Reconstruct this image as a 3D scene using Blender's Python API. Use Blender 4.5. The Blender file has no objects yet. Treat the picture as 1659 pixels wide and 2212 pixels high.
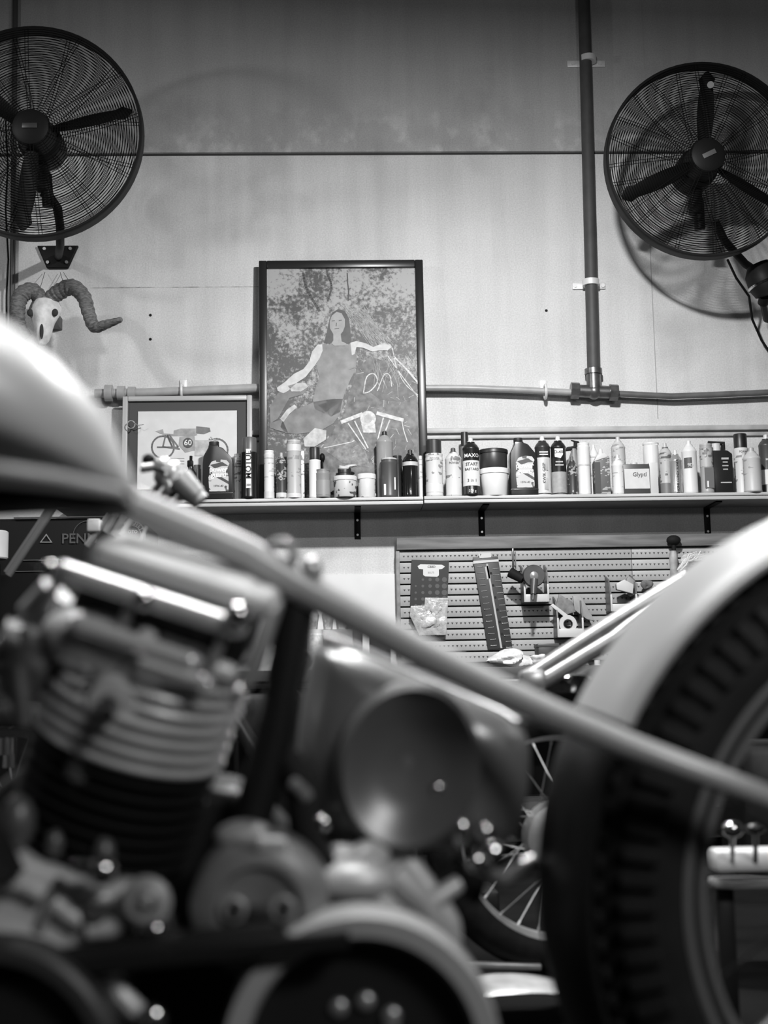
import bpy, bmesh, math, random
from mathutils import Matrix, Vector, Euler
R=math.radians; PI=math.pi
random.seed(7)
S=bpy.context.scene; C=bpy.context.collection
# ---------------------------------------------------------------- camera
F=2900.0; W,H=1659.0,2212.0
CAM=Vector((0,0,.58)); PITCH=R(8); YAW=R(1.9); ROLL=.0175
fw=Vector((math.sin(YAW)*math.cos(PITCH),math.cos(YAW)*math.cos(PITCH),math.sin(PITCH)))
r0=Vector((math.cos(YAW),-math.sin(YAW),0)); u0=r0.cross(fw)
cr=r0*math.cos(ROLL)-u0*math.sin(ROLL); cu=u0*math.cos(ROLL)+r0*math.sin(ROLL)
cam=bpy.data.objects.new('camera',bpy.data.cameras.new('camera')); C.objects.link(cam)
Mc=Matrix((cr,cu,-fw)).transposed().to_4x4(); Mc.translation=CAM; cam.matrix_world=Mc
cam.data.sensor_fit='VERTICAL'; cam.data.sensor_height=36; cam.data.sensor_width=27
cam.data.lens=36*F/H; cam.data.clip_start=.05
cam.data.dof.use_dof=True; cam.data.dof.focus_distance=5.35; cam.data.dof.aperture_fstop=3.1
S.camera=cam
def P(px,py,y):
    """point of the world plane Y=y seen at photograph pixel px,py"""
    d=fw*F+cr*(px-W/2)-cu*(py-H/2)
    return CAM+d*((y-CAM.y)/d.y)
def mpp(y): return y/F      # metres per photograph pixel at distance y
# ---------------------------------------------------------------- light
S.view_settings.view_transform='Standard'; S.view_settings.look='None'
S.view_settings.exposure=0; S.view_settings.gamma=1; S.view_settings.use_curve_mapping=False
w=bpy.data.worlds.new('world'); S.world=w; w.use_nodes=True
w.node_tree.nodes['Background'].inputs[0].default_value=(.5,.5,.5,1)
w.node_tree.nodes['Background'].inputs[1].default_value=.02
def area(name,loc,target,power,sx,sy=None,spread=180):
    l=bpy.data.lights.new(name,'AREA'); l.energy=power; l.size=sx; l.spread=R(spread)
    if sy: l.shape='RECTANGLE'; l.size_y=sy
    else: l.shape='DISK'
    o=bpy.data.objects.new(name,l); C.objects.link(o); o.location=loc
    o.rotation_euler=(Vector(target)-Vector(loc)).to_track_quat('-Z','Y').to_euler(); return o
area('wall_lamp_light',(.55,3.3,2.62),(.522,3.67,1.79),106,.13)
area('corner_lamp_light',(-2.12,3.6,2.75),(-1.6,4.1,1.7),17,.16)
area('tube_lamp_light',(-.1,1.75,2.9),(-.1,1.35,0),84,1.5,.14)
area('front_fill_light',(1.5,-.9,2.1),(-.15,1.25,.6),36,.9,.35)  # added fill from behind the camera for the engine's near faces, no fixture
# ---------------------------------------------------------------- materials
_m={}
def mat(name,tone,rough=.6,metal=0.,var=0.,scale=8.,bump=0.,stretch=(1,1,1),coat=0.,trans=0.):
    k=(name,tone,rough,metal,var,scale,bump,stretch,coat,trans)
    if k in _m: return _m[k]
    m=bpy.data.materials.new(name); m.use_nodes=True; nt=m.node_tree; b=nt.nodes['Principled BSDF']
    b.inputs['Roughness'].default_value=rough; b.inputs['Metallic'].default_value=metal
    b.inputs['Coat Weight'].default_value=coat; b.inputs['Coat Roughness'].default_value=.08
    b.inputs['Transmission Weight'].default_value=trans
    b.inputs['Base Color'].default_value=(tone,tone,tone,1)
    if var or bump:
        tc=nt.nodes.new('ShaderNodeTexCoord'); mp=nt.nodes.new('ShaderNodeMapping'); mp.inputs['Scale'].default_value=stretch
        n=nt.nodes.new('ShaderNodeTexNoise'); n.inputs['Scale'].default_value=scale; n.inputs['Detail'].default_value=6
        nt.links.new(tc.outputs['Object'],mp.inputs[0]); nt.links.new(mp.outputs[0],n.inputs[0])
        if var:
            r=nt.nodes.new('ShaderNodeMapRange'); r.inputs['From Min'].default_value=.3; r.inputs['From Max'].default_value=.7
            r.inputs['To Min'].default_value=max(0,tone*(1-var)); r.inputs['To Max'].default_value=min(1,tone*(1+var))
            nt.links.new(n.outputs[0],r.inputs[0]); nt.links.new(r.outputs[0],b.inputs['Base Color'])
        if bump:
            bp=nt.nodes.new('ShaderNodeBump'); bp.inputs['Strength'].default_value=bump; bp.inputs['Distance'].default_value=.01
            nt.links.new(n.outputs[0],bp.inputs['Height']); nt.links.new(bp.outputs[0],b.inputs['Normal'])
    _m[k]=m; return m
def printed(name,tone,ink,dens=.5,sx=60,sz=170,rough=.45):
    """label print: short rows of ink blocks"""
    k=(name,tone,ink,dens,sx,sz)
    if k in _m: return _m[k]
    m=bpy.data.materials.new(name); m.use_nodes=True; nt=m.node_tree; b=nt.nodes['Principled BSDF']; b.inputs['Roughness'].default_value=rough
    tc=nt.nodes.new('ShaderNodeTexCoord'); mp=nt.nodes.new('ShaderNodeMapping'); mp.inputs['Scale'].default_value=(sx,sx,sz)
    v=nt.nodes.new('ShaderNodeTexVoronoi'); v.distance='CHEBYCHEV'; v.inputs['Scale'].default_value=1; v.inputs['Randomness'].default_value=.6
    n=nt.nodes.new('ShaderNodeTexNoise'); n.inputs['Scale'].default_value=22; n.inputs['Detail'].default_value=2
    nt.links.new(tc.outputs['Object'],mp.inputs[0]); nt.links.new(mp.outputs[0],v.inputs['Vector']); nt.links.new(tc.outputs['Object'],n.inputs[0])
    a=nt.nodes.new('ShaderNodeMath'); a.operation='GREATER_THAN'; a.inputs[1].default_value=1-dens*.9
    nt.links.new(v.outputs['Color'],a.inputs[0])
    c=nt.nodes.new('ShaderNodeMath'); c.operation='GREATER_THAN'; c.inputs[1].default_value=.5
    nt.links.new(n.outputs[0],c.inputs[0]); d=nt.nodes.new('ShaderNodeMath'); d.operation='MULTIPLY'
    nt.links.new(a.outputs[0],d.inputs[0]); nt.links.new(c.outputs[0],d.inputs[1])
    mx=nt.nodes.new('ShaderNodeMix'); mx.data_type='RGBA'; mx.inputs[6].default_value=(tone,)*3+(1,); mx.inputs[7].default_value=(ink,)*3+(1,)
    nt.links.new(d.outputs[0],mx.inputs[0]); nt.links.new(mx.outputs[2],b.inputs['Base Color'])
    _m[k]=m; return m
BLACK=mat('black_paint',.008,.5); MATTE=mat('matte_black',.012,.7); RUBBER=mat('rubber',.014,.6,var=.3,scale=40)
CHROME=mat('chrome',.62,.14,1.); STEEL=mat('brushed_steel',.5,.35,.7,var=.2,scale=30); ALU=mat('cast_aluminium',.42,.42,.3,var=.15,scale=25,bump=.15)
DARKMETAL=mat('dark_metal',.04,.35,.6); IRON=mat('oily_iron',.02,.4,.5,var=.4,scale=20)
WHITE=mat('white_plastic',.72,.4); OFF=mat('off_white_plastic',.55,.45); GREY=mat('grey_plastic',.22,.45); DGREY=mat('dark_grey_plastic',.06,.4)
def dull(m,v=.12):
    m.node_tree.nodes['Principled BSDF'].inputs['Specular IOR Level'].default_value=v; return m
for q in (BLACK,MATTE,RUBBER): dull(q)
# ---------------------------------------------------------------- mesh building
class B:
    def __init__(s): s.bm=bmesh.new()
    def _new(s,vs,fs,M=None):
        v=[s.bm.verts.new((M@Vector(p)) if M else Vector(p)) for p in vs]
        for f in fs:
            try: s.bm.faces.new([v[i] for i in f])
            except ValueError: pass
        return v
    def box(s,c,sz,M=None,bev=0,seg=2):
        t=bmesh.new(); bmesh.ops.create_cube(t,size=1)
        for v in t.verts: v.co=Vector((v.co.x*sz[0]+c[0],v.co.y*sz[1]+c[1],v.co.z*sz[2]+c[2]))
        if bev: bmesh.ops.bevel(t,geom=t.edges[:],offset=bev,segments=seg,profile=.5,affect='EDGES')
        return s.merge(t,M)
    def merge(s,t,M=None):
        t.verts.index_update(); s._new([v.co.copy() for v in t.verts],[[v.index for v in f.verts] for f in t.faces],M); t.free(); return s
    def lathe(s,prof,M=None,seg=24,a0=0,a1=2*PI,cap=True):
        full=abs(a1-a0-2*PI)<1e-4; n=seg if full else seg+1; vs=[];fs=[]
        for r,h in prof:
            for i in range(n):
                a=a0+(a1-a0)*i/seg; vs.append((r*math.cos(a),r*math.sin(a),h))
        for j in range(len(prof)-1):
            for i in range(seg):
                k=(i+1)%n; fs.append((j*n+i,j*n+k,(j+1)*n+k,(j+1)*n+i))
        if full and (abs(prof[0][0]-prof[-1][0])+abs(prof[0][1]-prof[-1][1]))>1e-6 and cap:
            if prof[0][0]>1e-6: fs.append(tuple(range(n))[::-1])
            if prof[-1][0]>1e-6: fs.append(tuple((len(prof)-1)*n+i for i in range(n)))
        s._new(vs,fs,M); return s
    def cyl(s,a,b,r,r2=None,seg=16):
        a=Vector(a);b=Vector(b);d=b-a; M=Matrix.Translation(a)@d.to_track_quat('Z','Y').to_matrix().to_4x4()
        return s.lathe([(r,0),(r if r2 is None else r2,d.length)],M,seg)
    def tube(s,pts,r,seg=10,closed=False,caps=True):
        pts=[Vector(p) for p in pts]; n=len(pts); rs=r if isinstance(r,(list,tuple)) else [r]*n
        vs=[];fs=[];up=None
        for i,p in enumerate(pts):
            if closed: t=pts[(i+1)%n]-pts[i-1]
            else: t=pts[min(i+1,n-1)]-pts[max(i-1,0)]
            t.normalize()
            if up is None: up=Vector((0,0,1)) if abs(t.z)<.9 else Vector((0,1,0))
            x=t.cross(up).normalized(); y=x.cross(t); up=y
            for k in range(seg):
                a=2*PI*k/seg; vs.append(p+(x*math.cos(a)+y*math.sin(a))*rs[i])
        for i in range(n if closed else n-1):
            j=(i+1)%n
            for k in range(seg): q=(k+1)%seg; fs.append((i*seg+k,i*seg+q,j*seg+q,j*seg+k))
        if not closed and caps: fs+= [tuple(range(seg))[::-1],tuple((n-1)*seg+k for k in range(seg))]
        s._new(vs,fs); return s
    def ring(s,Rr,r,M=None,seg=48,ts=8,a0=0,a1=2*PI):
        """ring in local XZ plane about local Y"""
        full=abs(a1-a0-2*PI)<1e-4; n=seg if full else seg+1
        pts=[Vector((Rr*math.cos(a0+(a1-a0)*i/seg),0,Rr*math.sin(a0+(a1-a0)*i/seg))) for i in range(n)]
        if M: pts=[M@p for p in pts]
        vs=[];fs=[];ax=(M.to_3x3()@Vector((0,1,0))).normalized() if M else Vector((0,1,0)); c=M.translation if M else Vector()
        for p in pts:
            o=(p-c); o=o-ax*o.dot(ax); o.normalize()
            for k in range(ts): a=2*PI*k/ts; vs.append(p+(o*math.cos(a)+ax*math.sin(a))*r)
        for i in range(n if full else n-1):
            j=(i+1)%n
            for k in range(ts): q=(k+1)%ts; fs.append((i*ts+k,i*ts+q,j*ts+q,j*ts+k))
        s._new(vs,fs); return s
    def prism(s,poly,y0,y1,M=None,bev=0,seg=3):
        """polygon in XZ extruded along Y"""
        t=bmesh.new(); n=len(poly)
        a=[t.verts.new((p[0],y0,p[1])) for p in poly]; b=[t.verts.new((p[0],y1,p[1])) for p in poly]
        t.faces.new(a); t.faces.new(b[::-1])
        for i in range(n): t.faces.new((a[i],b[i],b[(i+1)%n],a[(i+1)%n]))
        bmesh.ops.recalc_face_normals(t,faces=t.faces)
        if bev: bmesh.ops.bevel(t,geom=t.edges[:],offset=bev,segments=seg,profile=.5,affect='EDGES',clamp_overlap=True)
        return s.merge(t,M)
    def ball(s,c,r,sc=(1,1,1),M=None,seg=14):
        t=bmesh.new(); bmesh.ops.create_uvsphere(t,u_segments=seg,v_segments=seg//2+2,radius=r)
        for v in t.verts: v.co=Vector((v.co.x*sc[0]+c[0],v.co.y*sc[1]+c[1],v.co.z*sc[2]+c[2]))
        return s.merge(t,M)
    def loft(s,secs,M=None):
        n=len(secs[0]); vs=[p for q in secs for p in q]; fs=[]
        for j in range(len(secs)-1):
            for i in range(n): k=(i+1)%n; fs.append((j*n+i,j*n+k,(j+1)*n+k,(j+1)*n+i))
        fs+=[tuple(range(n))[::-1],tuple((len(secs)-1)*n+i for i in range(n))]
        s._new(vs,fs,M); return s
    def blob(s,c,r,sc=(1,1,1),amp=.25,M=None,seed=0,seg=16):
        rnd=random.Random(seed); ph=[(rnd.uniform(2,7),rnd.uniform(0,6),Vector((rnd.uniform(-1,1),rnd.uniform(-1,1),rnd.uniform(-1,1)))) for _ in range(6)]
        t=bmesh.new(); bmesh.ops.create_uvsphere(t,u_segments=seg*2,v_segments=seg,radius=1)
        for v in t.verts:
            k=1+amp*sum(math.sin(f*v.co.dot(d)+p) for f,p,d in ph)/2.5
            v.co=Vector((v.co.x*r*k*sc[0]+c[0],v.co.y*r*k*sc[1]+c[1],v.co.z*r*k*sc[2]+c[2]))
        return s.merge(t,M)
def wloc(o):
    t=Vector()
    while o is not None: t+=o.location; o=o.parent
    return t
def obj(name,b,m,parent=None,label=None,origin=None,sharp=35):
    """link a mesh built in world coordinates; a top-level mesh gets its origin at `origin`"""
    bmesh.ops.recalc_face_normals(b.bm,faces=b.bm.faces)
    me=bpy.data.meshes.new(name)
    off=wloc(parent) if parent is not None else Vector(origin or (0,0,0))
    for v in b.bm.verts: v.co-=off
    for f in b.bm.faces: f.smooth=True
    b.bm.to_mesh(me); b.bm.free(); me.set_sharp_from_angle(angle=R(sharp)); me.materials.append(m)
    o=bpy.data.objects.new(name,me); C.objects.link(o)
    if parent is not None: o.parent=parent
    else: o.location=off
    if label: o['label']=label
    return o
def thing(name,loc,label,cat,group=None):
    o=bpy.data.objects.new(name,None); C.objects.link(o); o.empty_display_size=.05; o.location=loc
    return tag(o,label,cat,group)
def tag(o,label,cat,group=None,kind=None):
    o['label']=label; o['category']=cat
    if group: o['group']=group
    if kind: o['kind']=kind
    return o
def struct(name,b,m,label=None):
    o=obj(name,b,m); o['kind']='structure'
    if label: o['label']=label
    return o
def text_bm(txt,size,tr,space=1.0):
    """text outline mesh (x right, y up), centred; tr maps (x,y,d) to world"""
    cu_=bpy.data.curves.new('t','FONT'); cu_.body=txt; cu_.size=size; cu_.align_x='CENTER'; cu_.align_y='CENTER'; cu_.resolution_u=2
    cu_.space_character=space; cu_.offset=size*.012
    o=bpy.data.objects.new('t',cu_); C.objects.link(o); dg=bpy.context.evaluated_depsgraph_get()
    me=bpy.data.meshes.new_from_object(o.evaluated_get(dg)); b=B()
    b.bm.from_mesh(me); bpy.data.objects.remove(o); bpy.data.meshes.remove(me); bpy.data.curves.remove(cu_)
    bmesh.ops.triangulate(b.bm,faces=b.bm.faces)
    r=bmesh.ops.extrude_face_region(b.bm,geom=b.bm.faces[:])
    nv={g for g in r['geom'] if isinstance(g,bmesh.types.BMVert)}
    for v in b.bm.verts: v.co=tr(v.co.x,v.co.y,1 if v in nv else 0)
    return b
def label_text(parent,txt,size,c,r=None,vertical=False,tone=.02,name='lettering',M=None,space=1.):
    """c = centre on the front surface; r = radius of the can it wraps"""
    c=Vector(c)
    def tr(x,y,d):
        if vertical: x,y=-y,x
        dd=.0004+.0005*d
        if M: return M@Vector((x,-dd,y))
        if r:
            a=x/r; return Vector((c.x+(r+dd)*math.sin(a),c.y+r-(r+dd)*math.cos(a),c.z+y))
        return Vector((c.x+x,c.y-dd,c.z+y))
    return obj(name,text_bm(txt,size,tr,space),mat('print_ink',tone,.5),parent)
def pixpoly(pts,y): return [(P(a,b,y).x,P(a,b,y).z) for a,b in pts]
def T(v): return Matrix.Translation(Vector(v))
def RY(a): return Matrix.Rotation(R(a),4,'Y')
def RX(a): return Matrix.Rotation(R(a),4,'X')
def RZ(a): return Matrix.Rotation(R(a),4,'Z')
# ---------------------------------------------------------------- the room
YW=5.6; XL,XR,YB,ZC=-3.2,4.0,-3.0,4.6
def wall_material():
    m=bpy.data.materials.new('painted_concrete'); m.use_nodes=True; nt=m.node_tree; L=nt.links; N=nt.nodes.new; b=nt.nodes['Principled BSDF']
    b.inputs['Roughness'].default_value=.75
    tc=N('ShaderNodeTexCoord'); sp=N('ShaderNodeSeparateXYZ'); L.new(tc.outputs['Object'],sp.inputs[0])
    def noise(scale,st,det=6):
        mp=N('ShaderNodeMapping'); mp.inputs['Scale'].default_value=st; n=N('ShaderNodeTexNoise'); n.inputs['Scale'].default_value=scale; n.inputs['Detail'].default_value=det
        L.new(tc.outputs['Object'],mp.inputs[0]); L.new(mp.outputs[0],n.inputs[0]); return n.outputs[0]
    def mr(src,a,b_,c,d):
        r=N('ShaderNodeMapRange'); L.new(src,r.inputs[0])
        for i,v in zip((1,2,3,4),(a,b_,c,d)): r.inputs[i].default_value=v
        return r.outputs[0]
    def mul(x,y):
        q=N('ShaderNodeMath'); q.operation='MULTIPLY'; L.new(x,q.inputs[0]); L.new(y,q.inputs[1]); return q.outputs[0]
    zs=P(830,330,YW).z
    up=mr(sp.outputs[2],zs-.004,zs+.004,.60,.35)          # bare upper panel is the greyer one
    streak=mr(noise(9,(1.6,1,.12)),.3,.7,.93,1.06); big=mr(noise(1.1,(1,1,1.6)),.3,.7,.88,1.12); fine=mr(noise(160,(1,1,1),3),.25,.75,.86,1.14)
    grime=mr(noise(14,(1,1,.8),9),.5,.7,0,1); band=mr(sp.outputs[2],zs,zs+.28,1,0)
    above=mr(sp.outputs[2],zs-.001,zs+.001,0,1); g=mul(mul(grime,band),above); gg=mr(g,0,1,1,1.45)
    dirt=mr(noise(2.6,(1,1,1),8),.58,.74,1,.8)
    out=mul(mul(mul(mul(mul(up,streak),big),fine),gg),dirt); L.new(out,b.inputs['Base Color'])
    bp=N('ShaderNodeBump'); bp.inputs['Strength'].default_value=.15; bp.inputs['Distance'].default_value=.004; L.new(fine,bp.inputs['Height']); L.new(bp.outputs[0],b.inputs['Normal'])
    return m
WALLM=wall_material(); zs=P(830,331,YW).z
b=B(); b.box(((XL+XR)/2,YW+.1,(zs-.007)/2),(XR-XL,.2,zs-.007),bev=.004); b.box(((XL+XR)/2,YW+.1,(zs+.007+ZC)/2),(XR-XL,.2,ZC-zs-.007),bev=.004)
struct('wall_back',b,WALLM)
struct('trim_5',B().box(((XL+XR)/2,YW+.1,zs),(XR-XL,.17,.0138)),mat('joint_filler',.03,.9))
PL=mat('grey_plaster',.3,.8,var=.15,scale=2)
for n,c,s in (('wall_left',(XL-.1,(YB+YW)/2,ZC/2),(.2,YW-YB,ZC)),('wall_right',(XR+.1,(YB+YW)/2,ZC/2),(.2,YW-YB,ZC)),('wall_front',((XL+XR)/2,YB-.1,ZC/2),(XR-XL,.2,ZC))):
    struct(n,B().box(c,s),mat('dim_plaster',.12,.85,var=.2,scale=2))
struct('floor',B().box(((XL+XR)/2,(YB+YW)/2,-.05),(XR-XL+.4,YW-YB+.4,.1)),dull(mat('oily_concrete',.007,.9,var=.5,scale=3,bump=.05),.05))
struct('ceiling',B().box(((XL+XR)/2,(YB+YW)/2,ZC+.05),(XR-XL+.4,YW-YB+.4,.1)),mat('dark_ceiling',.05,.9,var=.2,scale=2))
HL=mat('hairline_joint',.36,.9)
# hairline joints
for k,(a,b2) in enumerate((((1411,430),(1409,905)),((1385,0),(1390,150)))):
    p,q=P(*a,YW),P(*b2,YW); struct('trim_%d'%(k+1),B().box(((p.x+q.x)/2,YW-.0008,(p.z+q.z)/2),(.0035,.0016,p.z-q.z)),HL)
p,q=P(195,622,YW),P(560,622,YW); struct('trim_3',B().box(((p.x+q.x)/2,YW-.0005,p.z),(q.x-p.x,.001,.004)),mat('paint_line',.42,.8,var=.5,scale=30))
for k,(a,b2,lab) in enumerate(((325,681,'upper of two dark screw holes in wall right of the ram skull'),(325,733,'lower of two dark screw holes in wall right of the ram skull'),(1180,671,'small dark screw hole in wall left of the vertical conduit'))):
    p=P(a,b2,YW); o=obj('wall_plug',B().cyl(p+Vector((0,-.002,0)),p+Vector((0,.01,0)),.006,seg=12),MATTE,origin=p); tag(o,lab,'wall plug','screw plugs in the wall')
# lighter skirting block under the shelf
a,b2=P(630,1243,YW),P(858,1330,YW)
struct('trim_4',B().box(((a.x+b2.x)/2-.3,YW-.006,(a.z+0)/2),(b2.x-a.x+.6,.012,a.z),bev=.003),mat('white_wall_paint',.6,.6,var=.06,scale=5))
# ---------------------------------------------------------------- conduits
PIPE=mat('grey_conduit',.06,.6,var=.15,scale=20); LP=mat('pale_conduit',.34,.35,var=.12,scale=20); yp=YW-.05
def clamp(parent,p,horizontal,half=.075):
    b=B()
    if horizontal: b.box((p.x,YW-.004,p.z+.035),(.03,.006,.05),bev=.002); b.ring(.029,.006,T(p)@RZ(90),20,6)
    else:
        b.box((p.x,YW-.006,p.z),(half*2,.008,.03),bev=.003); b.cyl((p.x,yp,p.z-.013),(p.x,yp,p.z+.013),.036,seg=24)
        for s in (-1,1): b.cyl((p.x+s*.06,YW-.016,p.z),(p.x+s*.06,YW-.006,p.z),.009,seg=10)
    return obj('clamp',b,mat('galvanised',.75,.4,.2),parent)
t=thing('conduit_pipe',(P(1283,830,yp).x,yp,P(1283,830,yp).z),'dark grey vertical conduit running up the wall left of the right fan','pipe')
top,bot=P(1262,-60,yp),P(1282,800,yp)
obj('pipe',B().cyl(bot,Vector((top.x,yp,top.z+.3)),.0268,seg=28),PIPE,t)
clamp(t,P(1270,128,yp),False,.085); clamp(t,P(1276,611,yp),False,.072)
j=P(1283,836,yp)
b=B(); b.cyl((j.x,yp,j.z-.02),(j.x,yp,j.z+.075),.031,seg=24); b.cyl((j.x,yp,j.z+.055),(j.x,yp,j.z+.078),.037,seg=24)
b.cyl((j.x-.085,yp,j.z-.015),(j.x+.09,yp,j.z-.025),.027,seg=24); b.cyl((j.x-.10,yp,j.z-.014),(j.x-.065,yp,j.z-.016),.036,seg=8); b.cyl((j.x+.065,yp,j.z-.024),(j.x+.1,yp,j.z-.026),.036,seg=8)
b.ball((j.x,yp,j.z-.02),.034); obj('tee_fitting',b,mat('dull_brass',.16,.35,.7,var=.3,scale=30),t)
t=thing('conduit_pipe',P(1080,842,yp),'thin pale pipe sloping along the wall between tall picture and tee fitting','pipe')
obj('pipe',B().tube([P(900,838,yp),P(1000,838,yp),P(1120,842,yp),P(1245,848,yp)],.0135,14),LP,t)
clamp(t,P(1178,846,yp),True)
t=thing('conduit_pipe',P(1500,852,yp),'dark pipe running along the wall right of the tee fitting','pipe')
obj('pipe',B().tube([P(1325,850,yp),P(1450,856,yp),P(1560,852,yp),P(1720,845,yp)],.013,14),mat('mid_conduit',.12,.35,var=.2,scale=15),t)
t=thing('conduit_pipe',P(430,842,yp),'thick pale pipe along the wall above the small framed motorcycle picture','pipe')
obj('pipe',B().tube([P(205,850,yp),P(330,848,yp),P(560,838,yp),P(640,836,yp)],.019,16),LP,t)
clamp(t,P(393,845,yp),True)
b=B()
for x,r in ((235,.035),(262,.03),(285,.027)): b.cyl(P(x-8,849,yp),P(x+8,849,yp),r,seg=16)
obj('coupling',b,LP,t)
b=B(); a=P(500,930,YW); c=P(1760,925,YW)
tag(obj('wall_rail',B().box(((a.x+c.x)/2,YW-.014,P(1200,930,YW).z),(c.x-a.x,.028,.022),bev=.004).box(((a.x+c.x)/2,YW-.008,P(1200,943,YW).z),(c.x-a.x,.016,.016),bev=.003),mat('rail_paint',.42,.5,var=.2,scale=12),origin=((a.x+c.x)/2,YW,a.z)),'painted horizontal rail on the wall just behind the bottles','rail')
# left corner cables
t=thing('cable_run',P(18,400,YW),'dark conduit with loose cables hanging down the wall behind the left fan','cable')
obj('pipe',B().cyl(P(34,-80,YW-.02),P(24,900,YW-.02),.012,seg=12),DGREY,t)
obj('cable',B().tube([P(12,260,YW-.05),P(17,360,YW-.04),P(12,450,YW-.04),P(18,560,YW-.03),P(14,640,YW-.03),P(14,760,YW-.03)],.004,8),BLACK,t)
# ---------------------------------------------------------------- wall fans
def fan(cx,cy,y,Rf,blades,label,arm_pts,plate_c,side):
    c=P(cx,cy,y); t=thing('wall_fan',c,label,'fan','black wall fans')
    G=dull(mat('fan_wire',.004,.6),.05); M0=T(c)@RX(4)
    def grille(name,front):
        b=B(); n=36
        for i in range(n):
            r=.062+(Rf-.066)*i/(n-1); k=r/Rf; dy=(-.07+.055*k**2.4) if front else (.085-.05*k**3)
            b.ring(r,.00135,M0@T((0,dy,0)),72,4)
        for i in range(12):
            a=2*PI*i/12+(.07 if front else .22)
            for s in (-1,1):
                pts=[]
                for q in range(6):
                    r=.055+(Rf-.058)*q/5; k=r/Rf; dy=(-.072+.055*k**2.4) if front else (.088-.05*k**3)
                    aa=a+s*.006/ max(r,.05); pts.append(M0@Vector((r*math.cos(aa),dy,r*math.sin(aa))))
                b.tube(pts,.0013,5)
        return obj(name,b,G,t)
    grille('front_grille',True); grille('rear_grille',False)
    obj('outer_band',B().lathe([(Rf-.004,-.028),(Rf+.004,-.028),(Rf+.007,-.02),(Rf+.004,.0),(Rf+.007,.035),(Rf+.002,.045),(Rf-.004,.045),(Rf-.004,-.028)],M0@RX(-90),72),BLACK,t)
    # blades
    for a in blades:
        b=B(); secs=[]
        for q in range(11):
            k=q/10; r=.05+(Rf-.075)*k; wd=.020+.015*math.sin(PI*min(1,k*1.12+.02))**.8 if k<.9 else .03*(1.02-k)/.12+.003
            tw=R(42-22*k); pts=[]
            for u in range(8):
                aa=2*PI*u/8; x_=wd*math.cos(aa); z_=.0035*math.sin(aa)
                pts.append(Vector((r,x_*math.sin(tw)+z_*math.cos(tw),x_*math.cos(tw)-z_*math.sin(tw))))
            secs.append(pts)
        b.loft(secs,M0@RY(-a)); obj('blade',b,dull(mat('blade_black',.006,.55)),t)
    h=obj('hub',B().lathe([(0,-.082),(.05,-.081),(.066,-.074),(.071,-.055),(.068,.0),(.072,.04),(0,.045)],M0@RX(-90),32),BLACK,t)
    obj('badge',B().box((0,-.084,0),(.055,.003,.019),M0@RY(-25 if side>0 else 0),bev=.001),mat('badge_grey',.09 if side>0 else .03,.4),h)
    obj('motor',B().lathe([(.062,.04),(.078,.06),(.082,.1),(.08,.2),(.06,.24),(.03,.25)],M0@RX(-90),32).box((.0,.14,-.12),(.05,.05,.12),M0,bev=.01),BLACK,t)
    obj('oscillator_housing',B().cyl(M0@Vector((.012,.14,-.11)),M0@Vector((.018,.15,-.235)),.022,seg=16),BLACK,t)
    obj('arm',B().tube(arm_pts,.017,12),BLACK,t)
    pc=plate_c; b=B()
    b.prism([(pc.x-.088,pc.z+.05),(pc.x+.088,pc.z+.05),(pc.x+.045,pc.z-.05),(pc.x-.045,pc.z-.05)],YW-.02,YW-.001,bev=.004)
    pl=obj('wall_bracket',b,BLACK,t)
    for dx,dz in ((-.055,.034),(.055,.034),(-.04,-.026),(.04,-.026)):
        obj('bolt',B().cyl((pc.x+dx,YW-.028,pc.z+dz),(pc.x+dx,YW-.018,pc.z+dz),.007,seg=10),STEEL,pl)
    return t
y1=4.8; e=Vector((0,0,0)); pc=P(125,556,YW-.01)
fan(75,288,y1,.396,(13,263,141),'large black wire-cage wall fan at upper left above the ram skull',
    [P(90,415,y1+.16),P(108,425,y1+.17),P(125,450,y1+.2),P(130,490,y1+.25),P(130,530,y1+.4),P(126,555,YW-.03)],pc,-1)
y2=5.05; pc=P(1705,610,YW-.01)
fr=fan(1520,347,y2,.388,(86,204,327),'large black wire-cage wall fan at upper right beside the vertical conduit',
    [P(1545,478,y2+.17),P(1565,520,y2+.2),P(1610,570,y2+.28),P(1655,600,y2+.4),P(1700,606,YW-.03)],pc,1)
obj('paper_spot',B().cyl(P(1535,183,y2-.078),P(1535,183,y2-.074),.0135*1,seg=16),mat('spot_grey',.2,.6),fr,label='round pale sticker on the upper blade')
ax=P(1654,612,5.25)
k=thing('wall_spotlight',ax,'black wall spotlight cut by the right edge under the right fan','lamp')
Ms=T(ax)@RY(-20)
obj('lamp_head',B().lathe([(.0,.09),(.045,.085),(.068,.05),(.072,.0),(.06,-.04),(.03,-.05)],Ms,28),BLACK,k)
obj('lamp_ring',B().ring(.071,.006,Ms@RX(0)@RX(90),28,8).ring(.0715,.004,T(ax)@RY(-20)@RX(90),28,6),CHROME,k)
obj('stem',B().cyl(ax+Vector((0,.02,-.05)),P(1648,655,5.3),.022,seg=14).tube([P(1648,655,5.3),P(1655,690,5.45),P(1690,700,YW-.01)],.013),BLACK,k)
t=tag(obj('power_cord',B().tube([P(1572,562,5.2),P(1590,600,5.3),P(1618,640,5.4),P(1625,690,5.5),P(1645,735,5.55),P(1690,800,5.57)],.0055,8),BLACK,origin=P(1620,650,5.4)),'black power cord sagging from the bottom of the right fan','cord')
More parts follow.
